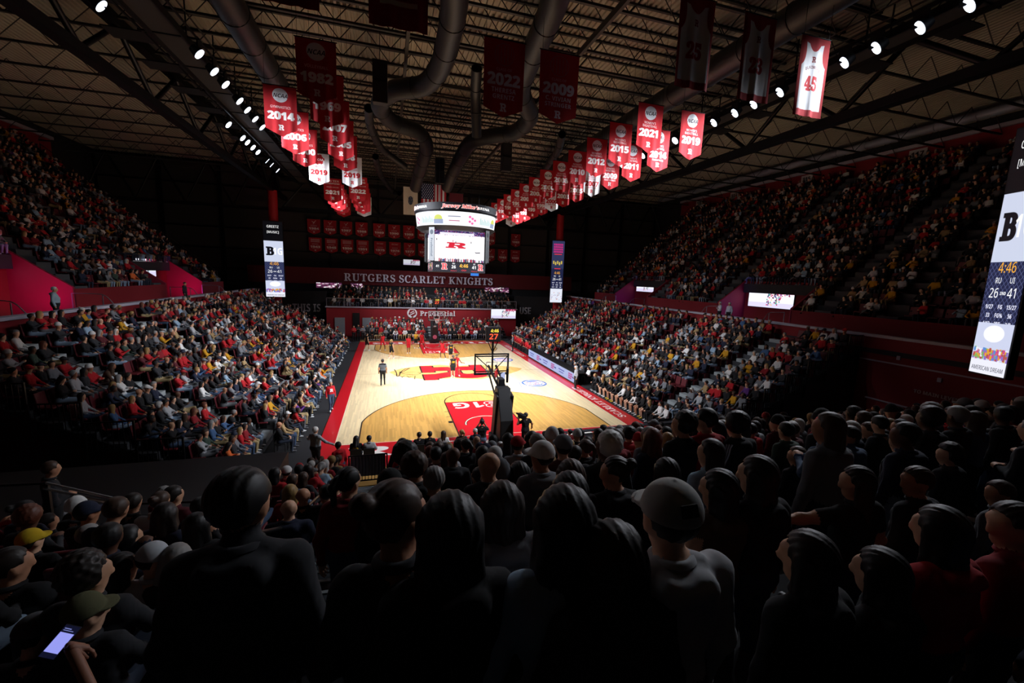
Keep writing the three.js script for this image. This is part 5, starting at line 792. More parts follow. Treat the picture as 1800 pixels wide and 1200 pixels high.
function look(tops, poses) {
  const hair = pick(['short', 'short', 'short', 'crop', 'long', 'long', 'mid', 'mid', 'bun', 'pony', 'curly', 'bald', 'cap', 'beanie']), top = pick(tops), hc = pick(HAIRBAG), isHat = hair === 'cap' || hair === 'beanie', hat = isHat ? pick(['red', 'black', 'white', 'grey', 'navy']) : null, lg = pick(LEGBAG);
  return { pose: pick(poses), hair, topName: top, top: TOPS[top], legs: LEGS[lg], legName: lg, hairColor: isHat ? TOPS[hat] : HAIR[hc], hairText: isHat ? hat + ' ' + hair : hair === 'bald' ? 'bald head' : HK[hair] + ' ' + (hc === 'dark brown' ? 'dark' : hc) + ' hair', skin: pick(SKIN), shoe: pick(['#1a1a1c', '#c9c9c9', '#4a4a4e']), scale: rr(0.94, 1.06), wide: rr(0.93, 1.03) };
}
const crowd = [];
const taken = [];
const SITP = ['sit', 'sit', 'sitLook', 'sitLook2', 'sitLean', 'sitCross', 'sitPhone', 'sitClap'], STANDP = ['stand', 'standLook', 'standLook', 'standLook2', 'standHands', 'standCross', 'standPhone'];
const seats = [];
// hand-placed spectators in the end stand: [head px, head py, head width px, pose, hair, hairColor, top, legs, label, extra]
const FORE = [
  [424, 888, 118, 'stand', 'short', 'black', 'charcoal', 'tall person in a dark zip jacket with short black hair standing above the stair aisle', { extra: { yaw: -0.35, width: 1.05, collar: 1 } }],
  [697, 912, 100, { yaw: -1.05, width: 0.95, arms: [[[-0.3, 1.18, 0.1], [-0.16, 1.44, 0.2]], [[0.25, 1.12, -0.02], [0.12, 1.02, 0.18]]] }, 'bun', 'brown', 'charcoal', 'person with brown hair in a bun raising a hand to the mouth beside the stairs', {}],
  [790, 935, 95, 'stand', 'long', 'black', 'black', 'person with long black hair and black top beside the person with the brown bun', {}],
  [882, 892, 78, 'stand', 'long', 'dark brown', 'grey', 'person with long dark hair and grey-blue jacket, two along from the brown bun', { extra: { width: 1.1 } }],
  [990, 920, 85, 'standHands', 'long', 'black', 'pale blue', 'person with long black hair and glasses in a pale hoodie beside the pale grey cap', {}],
  [1175, 912, 90, 'stand', 'cap', 'light grey', 'light grey', 'person in a pale grey cap with a dark back patch and thick grey hoodie', { cap: '#a9a9a6', extra: { width: 1.2, hood: 1 } }],
  [1650, 935, 122, 'stand', 'long', 'black', 'red', 'person with very long black hair in a plain red sweater near the striped jacket', { extra: { yaw: 0.12, width: 1.05 } }],
  [1778, 925, 118, 'stand', 'short', 'dark brown', 'crimson', 'person in profile with short dark hair and red jacket with white striped collar', { extra: { yaw: 1.1, width: 1.2 } }],
  [613, 848, 42, 'stand', 'pony', 'black', 'crimson', 'person with a high black ponytail in a red jersey at the stair edge', { extra: { yaw: -0.8 }, legs: 'blue jeans', shoe: '#d8d8dc' }],
  [685, 852, 46, 'stand', 'cap', 'black', 'black', 'person in a black cap with gold stitching and black jacket above the barrier', { cap: '#151515' }],
  [763, 845, 38, 'stand', 'short', 'grey', 'black', 'grey-haired person in a dark jacket between curly brown hair and a grey beanie', {}],
  [730, 822, 36, 'stand', 'curly', 'brown', 'black', 'person with curly light brown hair in dark top behind the black cap', { extra: { yaw: -0.4 } }],
  [712, 802, 36, 'stand', 'curly', 'black', 'charcoal', 'person with a round black afro beside the curly brown hair', {}],
  [766, 800, 24, 'stand', 'short', 'black', 'maroon', 'person with short black hair in a maroon sweater ahead of the grey-haired person', {}],
  [784, 795, 24, 'stand', 'short', 'black', 'light grey', 'person with short black hair in a light grey hoodie next to the maroon sweater', { extra: { hood: 1 } }],
  [853, 798, 22, 'stand', 'beanie', 'navy', 'crimson', 'person in a navy beanie and red coat ahead of the tall grey beanie', { cap: '#181c34' }],
  [877, 836, 34, 'stand', 'beanie', 'grey', 'charcoal', 'person in a tall pointed grey beanie and dark coat', { cap: '#55565a' }],
  [842, 840, 32, 'standLook', 'short', 'dark brown', 'maroon', 'person with short dark hair and maroon top beside the tall grey beanie', {}],
  [912, 835, 40, 'stand', 'long', 'black', 'light grey', 'person with long black hair in a light grey coat beside the tall grey beanie', { extra: { width: 1.1 } }],
  [948, 838, 36, 'stand', 'long', 'dark brown', 'black', 'person with long dark brown hair in a black top, two along from the grey beanie', {}],
  [1002, 838, 46, 'stand', 'long', 'brown', 'charcoal', 'person with long straight brown hair in charcoal top ahead of the glasses', {}],
  [1000, 872, 50, 'standHands', 'short', 'black', 'black', 'person with short black hair in black jacket below the straight brown hair', {}],
  [1080, 832, 48, 'stand', 'bun', 'dark brown', 'black', 'person in profile with dark brown hair tied back and an earring', { extra: { yaw: 1.15 } }],
  [1028, 788, 24, 'standLook', 'pony', 'brown', 'black', 'person with a brown ponytail in black ahead of the profile with earring', {}],
  [965, 812, 24, 'stand', 'pony', 'blond', 'charcoal', 'person with a blond ponytail in a charcoal jacket ahead of the brown hair', {}],
  [1105, 764, 20, 'stand', 'curly', 'black', 'red', 'person with a round black hairdo in a bright red hoodie by the press table', {}],
  [1170, 832, 42, 'stand', 'long', 'black', 'charcoal', 'person with long black hair and grey hood just ahead of the pale grey cap', {}],
  [1212, 815, 34, 'stand', 'mid', 'brown', 'black', 'person with shoulder-length brown hair in black near the pale hood', {}],
  [1292, 748, 40, 'stand', 'curly', 'black', 'black', 'person with big black hair in a black track jacket with three white sleeve stripes', { stripes: 1, extra: { width: 1.15 } }],
  [1248, 798, 40, 'stand', 'long', 'dark brown', 'pale blue', 'person with long dark hair and a pale grey hood beside the striped track jacket', { extra: { yaw: 0.8, hood: 1 } }],
  [1240, 740, 34, 'standLook', 'short', 'black', 'red', 'person with short black hair in a bright red shirt near the drink cooler', {}],
  [1200, 748, 36, 'standLook', 'curly', 'black', 'black', 'person with full black hair in black beside the bright red shirt', {}],
  [1330, 838, 58, 'stand', 'long', 'dark brown', 'black', 'person with long dark brown hair in black above the extended bare arm', { extra: { yaw: 0.5 } }],
  [1262, 862, 62, 'stand', 'mid', 'black', 'brown', 'person with black shoulder-length hair and bare shoulder next to the pale grey cap', { extra: { yaw: 0.6, bareArms: 2 } }],
  [1400, 802, 36, 'stand', 'mid', 'brown', 'black', 'person with shoulder-length brown hair in profile beside the denim jacket', { extra: { yaw: 1.0 } }],
  [1450, 805, 38, 'stand', 'pony', 'brown', 'charcoal', 'person with brown hair tied back and pale collar beside the denim jacket', { extra: { yaw: 1.0 } }],
  [1492, 768, 38, 'stand', 'short', 'dark brown', 'denim', 'person in profile with short dark hair wearing a blue denim jacket', { extra: { yaw: 1.1, collar: 1, width: 1.1 } }],
  [1525, 757, 28, 'stand', 'short', 'brown', 'black', 'person in profile with short brown hair behind the denim jacket', { extra: { yaw: 1.1 } }],
  [1550, 768, 28, 'stand', 'short', 'black', 'green', 'person in profile with short black hair in dark green by the tall man', { extra: { yaw: 1.1 } }],
  [1585, 775, 42, 'stand', 'crop', 'black', 'charcoal', 'tall person in profile with cropped black hair and dark hooded coat', { extra: { yaw: 1.15, hood: 1, width: 1.15 } }],
  [1505, 850, 62, { yaw: 0.9, bareArms: 1, arms: [[[-0.27, 1.13, -0.03], [-0.26, 0.9, 0.05]], [[0.42, 1.32, 0.12], [0.66, 1.3, 0.2]]] }, 'long', 'dark brown', 'black', 'person with long dark hair holding out a bare forearm with a wrist band', { band: 1 }],
  [1418, 985, 92, 'stand', 'long', 'dark brown', 'black', 'person with very long dark hair in black between the pale grey cap and red sweater', { extra: { yaw: 0.4 } }],
  [1545, 1010, 96, 'stand', 'mid', 'black', 'charcoal', 'person with dark shoulder-length hair and charcoal top beside the plain red sweater', { extra: { yaw: 0.3 } }],
  [1075, 985, 96, 'standHands', 'mid', 'dark brown', 'charcoal', 'person with dark shoulder-length hair close behind the pale hoodie', {}],
  [1610, 848, 54, 'stand', 'short', 'brown', 'charcoal', 'person in profile with swept brown hair and visible ear above the red sweater', { extra: { yaw: 1.15 } }],
  [1735, 768, 38, 'stand', 'mid', 'dark brown', 'black', 'person in profile with dark hair and black top beside the red wall', { extra: { yaw: 1.1 } }],
  [1775, 728, 34, 'stand', 'mid', 'dark brown', 'crimson', 'person in profile with dark hair and red top under the tall column board', { extra: { yaw: 1.1 } }],
  [1755, 868, 46, 'stand', 'short', 'brown', 'grey', 'person in profile with short brown hair beside the striped collar jacket', { extra: { yaw: 1.1 } }],
  [1665, 800, 50, 'stand', 'curly', 'black', 'charcoal', 'person with full black hair raising a hand behind the tall hooded coat', { extra: { yaw: 1.0 } }],
  [55, 952, 42, 'sitLook2', 'cap', 'gold', 'black', 'seated person in a bright yellow cap above the striped stairs section', { cap: '#b99a12', lab: 1 }],
  [268, 985, 50, 'sitLook2', 'cap', 'white', 'light grey', 'seated person in a white cap with dark letter looking down', { cap: '#b7bcc2', extra: { pitch: 0.3, yaw: -0.9 } }],
  [155, 1012, 62, 'sitLook2', 'curly', 'dark brown', 'charcoal', 'seated person with wavy dark hair between the yellow cap and white cap', { extra: { yaw: -0.8 } }],
  [215, 1000, 52, 'sitLook2', 'mid', 'black', 'crimson', 'seated person with black hair and dark red top beside the white cap', { extra: { yaw: -0.9 } }],
  [158, 942, 38, 'sitLook2', 'short', 'grey', 'green', 'seated grey-haired person with glasses behind the wavy dark hair', { extra: { yaw: -0.9 } }],
  [225, 948, 42, 'sitLook2', 'long', 'black', 'black', 'seated person with long black hair in profile beside the grey-haired person', { extra: { yaw: -0.9 } }],
  [17, 920, 34, 'sitLook', 'bald', 'grey', 'black', 'seated bald person in dark clothes near the yellow cap', {}],
  [85, 918, 28, 'sitLook2', 'short', 'dark brown', 'black', 'seated person with short dark hair holding a paper in front of the mouth', { extra: { yaw: -0.9 } }],
  [130, 915, 28, 'sitLook2', 'short', 'black', 'black', 'seated person with short black hair in profile beside the paper holder', { extra: { yaw: -0.9 } }],
  [20, 995, 60, 'sitLook2', 'short', 'dark brown', 'black', 'seated person with dark hair below the yellow cap', { extra: { yaw: -0.9 } }],
  [60, 1118, 66, { sit: 1, yaw: -0.4, pitch: 0.35, lean: 0.1, arms: [[[-0.25, 0.74, 0.1], [-0.12, 0.78, 0.32]], [[0.25, 0.74, 0.1], [0.08, 0.82, 0.34]]] }, 'cap', 'grey', 'charcoal', 'seated person in a grey cap looking down at a glowing phone', { cap: '#4a4a4e', phone: 1 }],
  [152, 1080, 64, 'sitLook2', 'cap', 'green', 'charcoal', 'seated person in an olive cap with tan brim above the phone user', { cap: '#55553a', extra: { yaw: -0.9 } }],
  [310, 985, 44, 'sitPhone', 'mid', 'grey', 'charcoal', 'seated person with grey wavy hair next to the white cap', {}],
  [345, 925, 40, 'sitClap', 'long', 'black', 'black', 'seated person with long black hair clapping near the tall dark jacket', {}],
  [290, 868, 24, 'sitLean', 'curly', 'grey', 'crimson', 'grey curly-haired person in red leaning by the corner walkway', {}],
  [106, 888, 24, 'sitLook2', 'cap', 'grey', 'grey', 'seated person in a pale knitted cap by the shiny rails', { cap: '#6a6a6e' }],
  [508, 895, 34, 'sit', 'bald', 'grey', 'navy', 'seated balding person in a navy hooded coat beside the stair rail', { extra: { hood: 1, width: 1.3, fat: 0.04 } }],
  [533, 872, 27, 'sit', 'bald', 'grey', 'black', 'seated bald person in a black jacket ahead of the navy hooded coat', { extra: { width: 1.2 } }],
  [510, 866, 24, 'sit', 'long', 'blond', 'red', 'seated person with blond hair in red beside the bald black jacket', {}],
  [573, 868, 26, 'sitLook', 'short', 'black', 'grey', 'seated person with short black hair in grey at the stair rail', {}],
  [590, 855, 24, 'sit', 'short', 'black', 'crimson', 'seated person with short black hair in dark red near the red jacket man', {}],
];
const forePx = FORE.map((f) => [f[0], f[1]]);
const hidesFore = (x, y, z) => { const [u, v, d] = toPixel(V(x, y + 1.6, z)); return d < 3.4 && forePx.some(([a, b]) => Math.abs(a - u) < 130 && v - b < 170 && v - b > -60); };
for (const [px, py, w, pose, hair, hc, top, label, o] of FORE) {
  const d0 = FPX * 0.212 / (w * Math.cos(Math.atan((px - 900) / FPX))), lod = d0 < 4.2 ? 0 : 1, b = body(pose, lod, o.extra);
  // the head's width gives a first distance; slide along the sight line until the feet stand on a row
  let best = 1e9, depth = d0, k = 1;
  for (let f = 0.72; f < 1.5; f += 0.01) { const h = pixelAt(px, py, d0 * f), kk = (h.y - nearFloor(h.z)) / b.head[1], cost = Math.abs(Math.log(f)) + 2.2 * Math.abs(Math.log(Math.max(0.2, kk))); if (cost < best) { best = cost; depth = d0 * f; k = kk; } }
  const hw = pixelAt(px, py, depth), fy = nearFloor(hw.z); k = Math.min(1.14, Math.max(0.86, k));
  const turn = Math.PI, hx = -b.head[0] * k, hz = -b.head[2] * k, y = hw.y - b.head[1] * k;
  const isHat = hair.startsWith('cap') || hair === 'beanie';
  const t = person({ pose, extra: o.extra, lod, hair, hairColor: isHat ? o.cap : HAIR[hc] || TOPS[hc], top: TOPS[top], legs: LEGS[o.legs || 'dark jeans'], shoe: o.shoe, skin: SKIN[(px + py) % 3], scale: k }, [hw.x - hx, y, hw.z - hz], turn, label, 'spectators in the end stand');
  taken.push([hw.x, hw.z]);
  if (o.stripes) { // three stripes laid on the back of the sleeve
    const probe = new THREE.Mesh(b.geo, new THREE.MeshBasicMaterial({ side: THREE.DoubleSide })), rc = new THREE.Raycaster();
    for (let q = 0; q < 3; q++) { const pts = []; for (let i = 0; i <= 10; i++) { const f = i / 10, x = 0.13 + q * 0.027 + 0.075 * Math.sqrt(f), y = 1.455 - 0.34 * f; rc.set(V(x, y, -1), V(0, 0, 1)); const h = rc.intersectObject(probe)[0]; if (h) pts.push([x, y, h.point.z - 0.003]); } if (pts.length > 3) part(t, 'sleeve_stripe', pipe(pts, 0.009, 30, 5), mat('#d9dce2')); }
  }
  if (o.band) part(t, 'wrist_band', at(new THREE.TorusGeometry(0.04, 0.008, 6, 18), 0.58, 1.305, 0.175, 0, 1.3, 0), M.black);
  if (o.phone) {
    const ph = thing('mobile_phone', 'lit mobile phone with pale blue screen in a seated person’s hand', 'phone', pixelAt(106, 1128, 2.12).toArray()); ph.rotation.set(-1.1, 0.25, -0.3); part(ph, 'case', rbox(0.075, 0.155, 0.01, 0.004), M.black); const px2 = canvas(64, 128, (x) => { x.fillStyle = '#10122a'; x.fillRect(0, 0, 64, 128); x.fillStyle = '#9fa4ff'; x.fillRect(2, 30, 60, 78); x.fillStyle = '#7d86c8'; x.fillRect(6, 12, 30, 4); x.fillRect(6, 20, 44, 3); }); part(ph, 'screen', new THREE.PlaneGeometry(0.068, 0.145), glow(px2, 0.9), [0, 0, 0.0056]);
    const hd = part(t, 'holding_hand', handGeo, mat('#8a5a44', 0.6)); const q = pixelAt(124, 1136, 2.1); t.updateMatrixWorld(true); hd.position.copy(t.worldToLocal(q.clone())); hd.rotation.set(2.2, 0.4, 0.7); const el = t.worldToLocal(pixelAt(190, 1275, 1.98)); const wr = t.worldToLocal(q.clone()); part(t, 'forearm', bar(wr.toArray(), el.toArray(), 0.03, 10), mat('#8a5a44', 0.6));
  }
  if (label.includes('dark back patch')) part(t, 'cap_patch', at(rbox(0.07, 0.045, 0.008, 0.003), 0.02, 0, 0), mat('#15171c'), [b.head[0] - 0.01, b.head[1] + 0.1, b.head[2] - 0.118], [0.45, 0, 0]);
}
const free = (x, z, d = 0.42) => taken.every(([a, b]) => Math.hypot(a - x, b - z) > d);
const aim = (x, z, tx = -1, tz = -3) => Math.atan2(tx - x, tz - z);
// end stand fill
for (let k = 0; k < 18; k++) {
  const z = NS.z0 + k * NS.dz, y = 0.16 + k * NS.dy; let n = 0;
  for (let x = -4.95; x < 12; x += 0.55) { n++; const xx = x + rr(-0.08, 0.08), zz = z + rr(-0.08, 0.08); if (rnd() < 0.06 || !free(xx, zz) || hidesFore(xx, y, zz)) continue; const L = look(k < 6 ? bag({ red: 30, crimson: 10, black: 30, charcoal: 10, white: 5, grey: 10, navy: 5 }) : DARKBAG, k < 7 ? ['sit', 'sitLook', 'sitLook2', 'sitPhone', 'sitClap'] : STANDP); L.scale = rr(0.9, 1.04);
    crowd.push({ ...L, pos: [xx, y, zz], turn: Math.PI + (aim(xx, zz) > 0 ? aim(xx, zz) - Math.PI : aim(xx, zz) + Math.PI) * 0.6, where: `${ord(k)} row behind the photographer basket, ${ord(n - 1)} from stairs`, st: 'standing', group: 'spectators in the end stand' }); }
  n = 0;
  for (let x = -6.95; x > -12.2; x -= 0.56) { n++; if (k < 10 && x < -8.0) continue; const xx = x + rr(-0.06, 0.06); if (rnd() < 0.12 || !free(xx, z) || (k > 14 && xx > -7.6)) continue; const L = look(k < 8 ? TOPBAG : DARKBAG, ['sit', 'sitLook2', 'sitLook2', 'sitPhone', 'sitClap', 'sitLean']);
    crowd.push({ ...L, pos: [xx, y, z], turn: Math.PI - 0.25, where: `${ord(k)} row beside the stair rail, ${ord(n - 1)} seat`, st: 'seated', group: 'spectators in the end stand' }); seats.push([xx, y, z - -0.05, Math.PI]); }
}
// side stands
for (const s of [-1, 1]) {
  for (let r = 0; r < LOW.n; r++) {
    let n = 0; const x = LOW.x0 + r * LOW.dx, y = LOW.y0 + r * LOW.dy;
    for (let z = SZ1 - 0.4; z > SZ0 + 0.3; z -= 0.54) {
      if (AISLES.some((a) => Math.abs(a - z) < 0.78)) continue; n++; const xx = s * (x + 0.02 + rr(-0.04, 0.06)), zz = z + rr(-0.05, 0.05);
      seats.push([s * (x + 0.1), y, z, s < 0 ? Math.PI / 2 : -Math.PI / 2]); if (rnd() < 0.075) continue;
      const gold = s > 0 ? (z > 3 && z < 15 && r < 7) : (z > 4 && z < 9 && r > 3 && r < 8), L = look(gold ? GOLDBAG : TOPBAG, SITP);
      const base = s < 0 ? Math.PI / 2 : -Math.PI / 2; crowd.push({ ...L, pos: [xx, y, zz], turn: base + (s < 0 ? 1 : -1) * rr(0, 0.35) * (z > -6 ? 1 : -0.3), where: `${ord(r)} row ${s < 0 ? 'opposite' : 'behind'} the benches, ${ord(n - 1)} from end rail`, st: 'seated', group: s < 0 ? 'spectators opposite the benches' : 'spectators behind the benches' });
    }
  }
  for (let r = 0; r < UP.n; r++) {
    const x = UP.x0 + r * UP.dx, y = UP.y0 + r * UP.dy;
    for (let z = 26.5; z > SZ0 + 0.4; z -= 0.54) { if (UAISLES.some((a) => Math.abs(a - z) < 0.75) || (r < 3 && inPortal(z))) continue; seats.push([s * (x + 0.1), y, z, s < 0 ? Math.PI / 2 : -Math.PI / 2]); if (rnd() < 0.17) continue;
      crowd.push({ ...look(s > 0 && z > 8 && r < 8 ? GOLDBAG : TOPBAG, SITP), pos: [s * (x + rr(0, 0.06)), y, z + rr(-0.05, 0.05)], turn: (s < 0 ? Math.PI / 2 : -Math.PI / 2) + rr(-0.2, 0.2), upper: 1 }); }
  }
}
// end deck and end bleacher
for (let r = 0; r < 5; r++) { let n = 0; for (let x = -7.1; x < 9.1; x += 0.54) { n++; if (Math.abs(x - 0.1) < 0.8 || rnd() < 0.1) continue; crowd.push({ ...look(bag({ red: 30, black: 34, white: 12, grey: 12, crimson: 6, charcoal: 6 }), SITP), pos: [x + rr(-0.06, 0.06), 0.2 + r * 0.27, -17.2 - r * 0.62], turn: rr(-0.3, 0.3), upper: 1 }); } }
for (let r = 0; r < 5; r++) for (let x = -11.6; x < 11.2; x += 0.56) { if (rnd() < 0.16 || (r > 0 && Math.abs(x - 0.5) < 0.6)) continue; crowd.push({ ...look(r ? DARKBAG : TOPBAG, SITP), pos: [x + rr(-0.08, 0.08), DECK_Y + (r ? 0.25 + (r - 1) * 0.32 : 0), FZ - 0.7 - r * 0.8], turn: rr(-0.25, 0.25), upper: 1 }); }

// the ones that show largest become single people, the rest one crowd
{
  for (const c of crowd) { const [u, v, d] = toPixel(V(c.pos[0], c.pos[1] + 1.1, c.pos[2])); c.d = d > 0.3 && u > -30 && u < 1830 && v > 0 && v < 1230 && !c.upper ? d : 1e9; }
  const near = crowd.filter((c) => c.d < 1e8).sort((a, b) => a.d - b.d).slice(0, 125), set = new Set(near);
  for (const c of near) person({ ...c, lod: c.d < 3.5 ? 0 : 1 }, c.pos, c.turn, `person in ${c.topName}, ${c.hairText}, ${c.where}`, c.group);
  const rest = crowd.filter((c) => !set.has(c)), all = new THREE.Group(); all.name = 'seated_crowd'; scene.add(all); tag(all, 'dense crowd of seated spectators filling the stands', 'crowd', null, 'stuff');
  const inst = (name, geo, list, rough, col, mtx) => { if (!list.length || !geo.index.count) return; const m = new THREE.InstancedMesh(geo, mat('#ffffff', rough), list.length); m.name = name; m.castShadow = m.receiveShadow = true; const c3 = new THREE.Color(); list.forEach((c, i) => { m.setMatrixAt(i, mtx(c)); m.setColorAt(i, c3.set(col(c))); }); all.add(m); };
  const base = (c) => new THREE.Matrix4().compose(V(...c.pos), new THREE.Quaternion().setFromEuler(new THREE.Euler(0, c.turn, 0)), V(c.scale * c.wide, c.scale, c.scale));
  const poses = [...new Set(rest.map((c) => c.pose))];
  for (const p of poses) { const b = body(p, 2), l = rest.filter((c) => c.pose === p); const gs = b.by.map((q) => subGeo(b.geo, q)); inst('crowd_skin', gs[0], l, 0.65, (c) => c.skin, base); inst('crowd_tops', gs[1], l, 0.95, (c) => c.top, base); inst('crowd_trousers', gs[2], l, 0.95, (c) => c.legs, base); inst('crowd_shoes', gs[3], l, 0.7, (c) => c.shoe, base); }
  for (const hk of ['short', 'crop', 'long', 'mid', 'bun', 'pony', 'curly', 'cap', 'beanie']) { const l = rest.filter((c) => c.hair === hk); inst('crowd_hair', hairGeo(hk, 0.036), l, 0.7, (c) => c.hairColor, (c) => { const b = body(c.pose, 2); return base(c).multiply(new THREE.Matrix4().compose(V(...b.head), new THREE.Quaternion().setFromEuler(new THREE.Euler(b.pitch, b.yaw, 0, 'YXZ')), V(1, 1, 1))); }); }
  // seats: the largest in view one by one, the others as one mass
  const sd = seats.map((q) => { const [u, v, d] = toPixel(V(q[0], q[1] + 0.5, q[2])); return { q, d: d > 0.5 && u > 0 && u < 1800 && v > 0 && v < 1200 ? d : 1e9 }; }).sort((a, b) => a.d - b.d);
  sd.slice(0, 150).forEach(({ q }) => { const e = q[2] > 18; const t = thing('stadium_seat', e ? 'maroon plastic flip seat in the end stand beside the stair rail' : q[0] < 0 ? 'maroon plastic flip seat in the lower stand opposite the benches' : 'maroon plastic flip seat in the lower stand behind the benches', 'seat', [q[0], q[1], q[2]], q[3], e ? 'end stand seats' : q[0] < 0 ? 'lower stand seats opposite the benches' : 'lower stand seats behind the benches'); part(t, 'seat_pan', seatPan, M.seat, [0, 0.43, 0]); part(t, 'backrest', seatBack, M.seat); part(t, 'support', seatPost, M.black); });
  const ro = sd.slice(150), im = new THREE.InstancedMesh(seatAll, M.seat, ro.length); im.name = 'stadium_seating'; ro.forEach(({ q }, i) => im.setMatrixAt(i, new THREE.Matrix4().compose(V(q[0], q[1], q[2]), new THREE.Quaternion().setFromEuler(new THREE.Euler(0, q[3], 0)), V(1, 1, 1)))); scene.add(im); tag(im, 'rows of maroon plastic seats under the crowd', 'seating', null, 'stuff');
}
// ---------------------------------------------------------------- people on the floor
const onFloor = (px, py) => onY(px, py, 0.02);
const G = { lod: 1 };
const P = (label, pos, turn, o, group) => person({ lod: 1, skin: SKIN[1], hair: 'short', hairColor: HAIR['dark brown'], legs: LEGS['black trousers'], ...o }, pos, turn, label, group);
function number(t, s, color, y, z, size) { // shirt number, printed on a small curved patch
  const tex = canvas(64, 64, (x) => { x.clearRect(0, 0, 64, 64); text(x, s, 32, 34, 46, color, { font: 'sans-serif' }); });
  const g = new THREE.PlaneGeometry(size, size, 6, 1); const p = g.attributes.position; for (let i = 0; i < p.count; i++) p.setZ(i, -p.getX(i) * p.getX(i) * 2.2);
  g.computeVertexNormals(); part(t, 'shirt_number', g, new THREE.MeshStandardMaterial({ map: tex, transparent: true, alphaTest: 0.5, roughness: 0.9, side: THREE.DoubleSide }), [0, y, z], [0, z < 0 ? Math.PI : 0, 0]);
}
{
  const run = { knees: [[-0.1, 0.52, 0.16], [0.1, 0.5, -0.04]], feet: [[-0.11, 0.09, 0.12], [0.11, 0.12, -0.24]] }, guard = { lean: 0.3, knees: [[-0.2, 0.5, 0.16], [0.2, 0.5, 0.16]], feet: [[-0.26, 0.09, 0], [0.26, 0.09, 0]], arms: [[[-0.36, 1.1, 0.2], [-0.5, 1.1, 0.45]], [[0.36, 1.1, 0.2], [0.5, 1.1, 0.45]]] };
  const bare = { bareArms: 2, bareLegs: 1 };
  const pl = (label, px, py, turn, pose, red, num, hair, hc, skin) => { const [x, , z] = onFloor(px, py); const t = P(label, [x, 0.02, z], turn, { pose: { ...pose, ...bare }, top: red === 1 ? '#c21322' : red === 0 ? '#141416' : '#c99a22', legs: red === 1 ? '#c21322' : '#141416', hair, hairColor: HAIR[hc], skin, scale: 1.04, shoe: '#e6e6e6' }, 'basketball players'); number(t, num, red === 1 ? '#ffffff' : red === 0 ? '#f0c020' : '#141416', 1.25, -0.135, 0.26); return t; };
  pl('player in black uniform with gold number standing back-turned on the big center letter', 796, 664, Math.PI, { width: 1 }, 0, '22', 'pony', 'brown', SKIN[0]);
  pl('player in red uniform guarding tight against the black uniform on the center letter', 801, 661, 0.1, guard, 1, '4', 'pony', 'black', SKIN[3]);
  pl('player in black uniform with gold number running just past the center letter', 792, 634, Math.PI, run, 0, '10', 'bun', 'brown', SKIN[0]);
  pl('player in red uniform beside the far key facing the ball carrier', 779, 630, -0.6, guard, 1, '11', 'bun', 'black', SKIN[4]);
  pl('player in black uniform walking near the far sideline corner arc', 688, 630, 2.4, run, 0, '3', 'pony', 'blond', SKIN[0]);
  pl('player in red uniform standing in the far corner of the honey arc', 672, 616, 0.4, guard, 1, '2', 'bun', 'black', SKIN[4]);
  pl('player in red uniform on the far wing left of the key, arms low', 718, 621, 0.3, { width: 1 }, 1, '23', 'pony', 'dark brown', SKIN[3]).userData.label = 'player in red uniform on the far wing with arms low';
  pl('player in gold top raising hands in front of the baseline seats', 731, 612, 0.0, { arms: [[[-0.32, 1.25, 0.1], [-0.42, 1.5, 0.15]], [[0.32, 1.25, 0.1], [0.42, 1.5, 0.15]]] }, 2, '5', 'bun', 'blond', SKIN[0]);
  pl('player in red uniform holding position by the far lane line', 742, 612, -0.4, guard, 1, '15', 'bun', 'black', SKIN[4]);
  pl('player in black uniform standing on the far sideline corner', 645, 616, 2.2, run, 0, '1', 'pony', 'dark brown', SKIN[0]);
  const st = (label, px, py, turn, o, group = 'officials and staff') => { const [x, , z] = onFloor(px, py); return P(label, [x, 0.02, z], turn, o, group); };
  const ref = st('referee in grey shirt with black shoulders running up court', 673, 677, Math.PI, { pose: { ...run, bareArms: 1 }, top: '#5f656c', legs: '#101012', scale: 1.08 });
  part(ref, 'shoulder_panel', at(rbox(0.4, 0.09, 0.16, 0.04), 0, 1.43, -0.03), cloth('#141417'));
  st('referee in grey shirt standing on the sideline by the home bench', 901, 617, -1.9, { pose: 'stand', top: '#5f656c', legs: '#101012', scale: 1.06 });
  st('coach in grey cardigan and black trousers standing at the end of the LED table', 1011, 684, -1.7, { pose: 'stand', top: '#8f9196', legs: '#151518', hair: 'mid', hairColor: '#b8b6b4', shoe: '#d8d8d8' });
  const rs = st('staff member in red sweatshirt with white letter and jeans walking the sideline', 582, 722, 0.5, { pose: run, top: '#b4101c', legs: LEGS['blue jeans'], hair: 'short', hairColor: HAIR.grey, shoe: '#e0e0e0' });
  { const tex = canvas(64, 64, (x) => { x.clearRect(0, 0, 64, 64); blockR(x, 12, 10, 40, 44, '#f0f0f0'); }); const m = part(rs, 'chest_letter', new THREE.PlaneGeometry(0.26, 0.26), new THREE.MeshStandardMaterial({ map: tex, alphaTest: 0.5, transparent: true, side: THREE.DoubleSide }), [0, 1.25, 0.142]); }
  st('white-haired coach in a light grey sweater gesturing with open arms at the court corner', 556, 828, 2.55, { lod: 0, pose: { arms: [[[-0.42, 1.22, 0.06], [-0.66, 1.1, 0.2]], [[0.4, 1.2, 0.1], [0.62, 1.12, 0.28]]], width: 1.1, fat: 0.02, feet: [[-0.14, 0.09, -0.02], [0.14, 0.09, -0.02]] }, top: '#8f959c', legs: '#111114', hair: 'crop', hairColor: '#c9c7c4', skin: SKIN[0], scale: 1.05 }, 'staff at the court corner');
  st('person in a bright red jacket standing at the foot of the stairs', 597, 862, -2.6, { pose: 'stand', top: '#b4101c', legs: LEGS['blue jeans'], hair: 'crop', hairColor: HAIR['dark brown'], skin: SKIN[3], scale: 1.06 }, 'staff at the court corner');
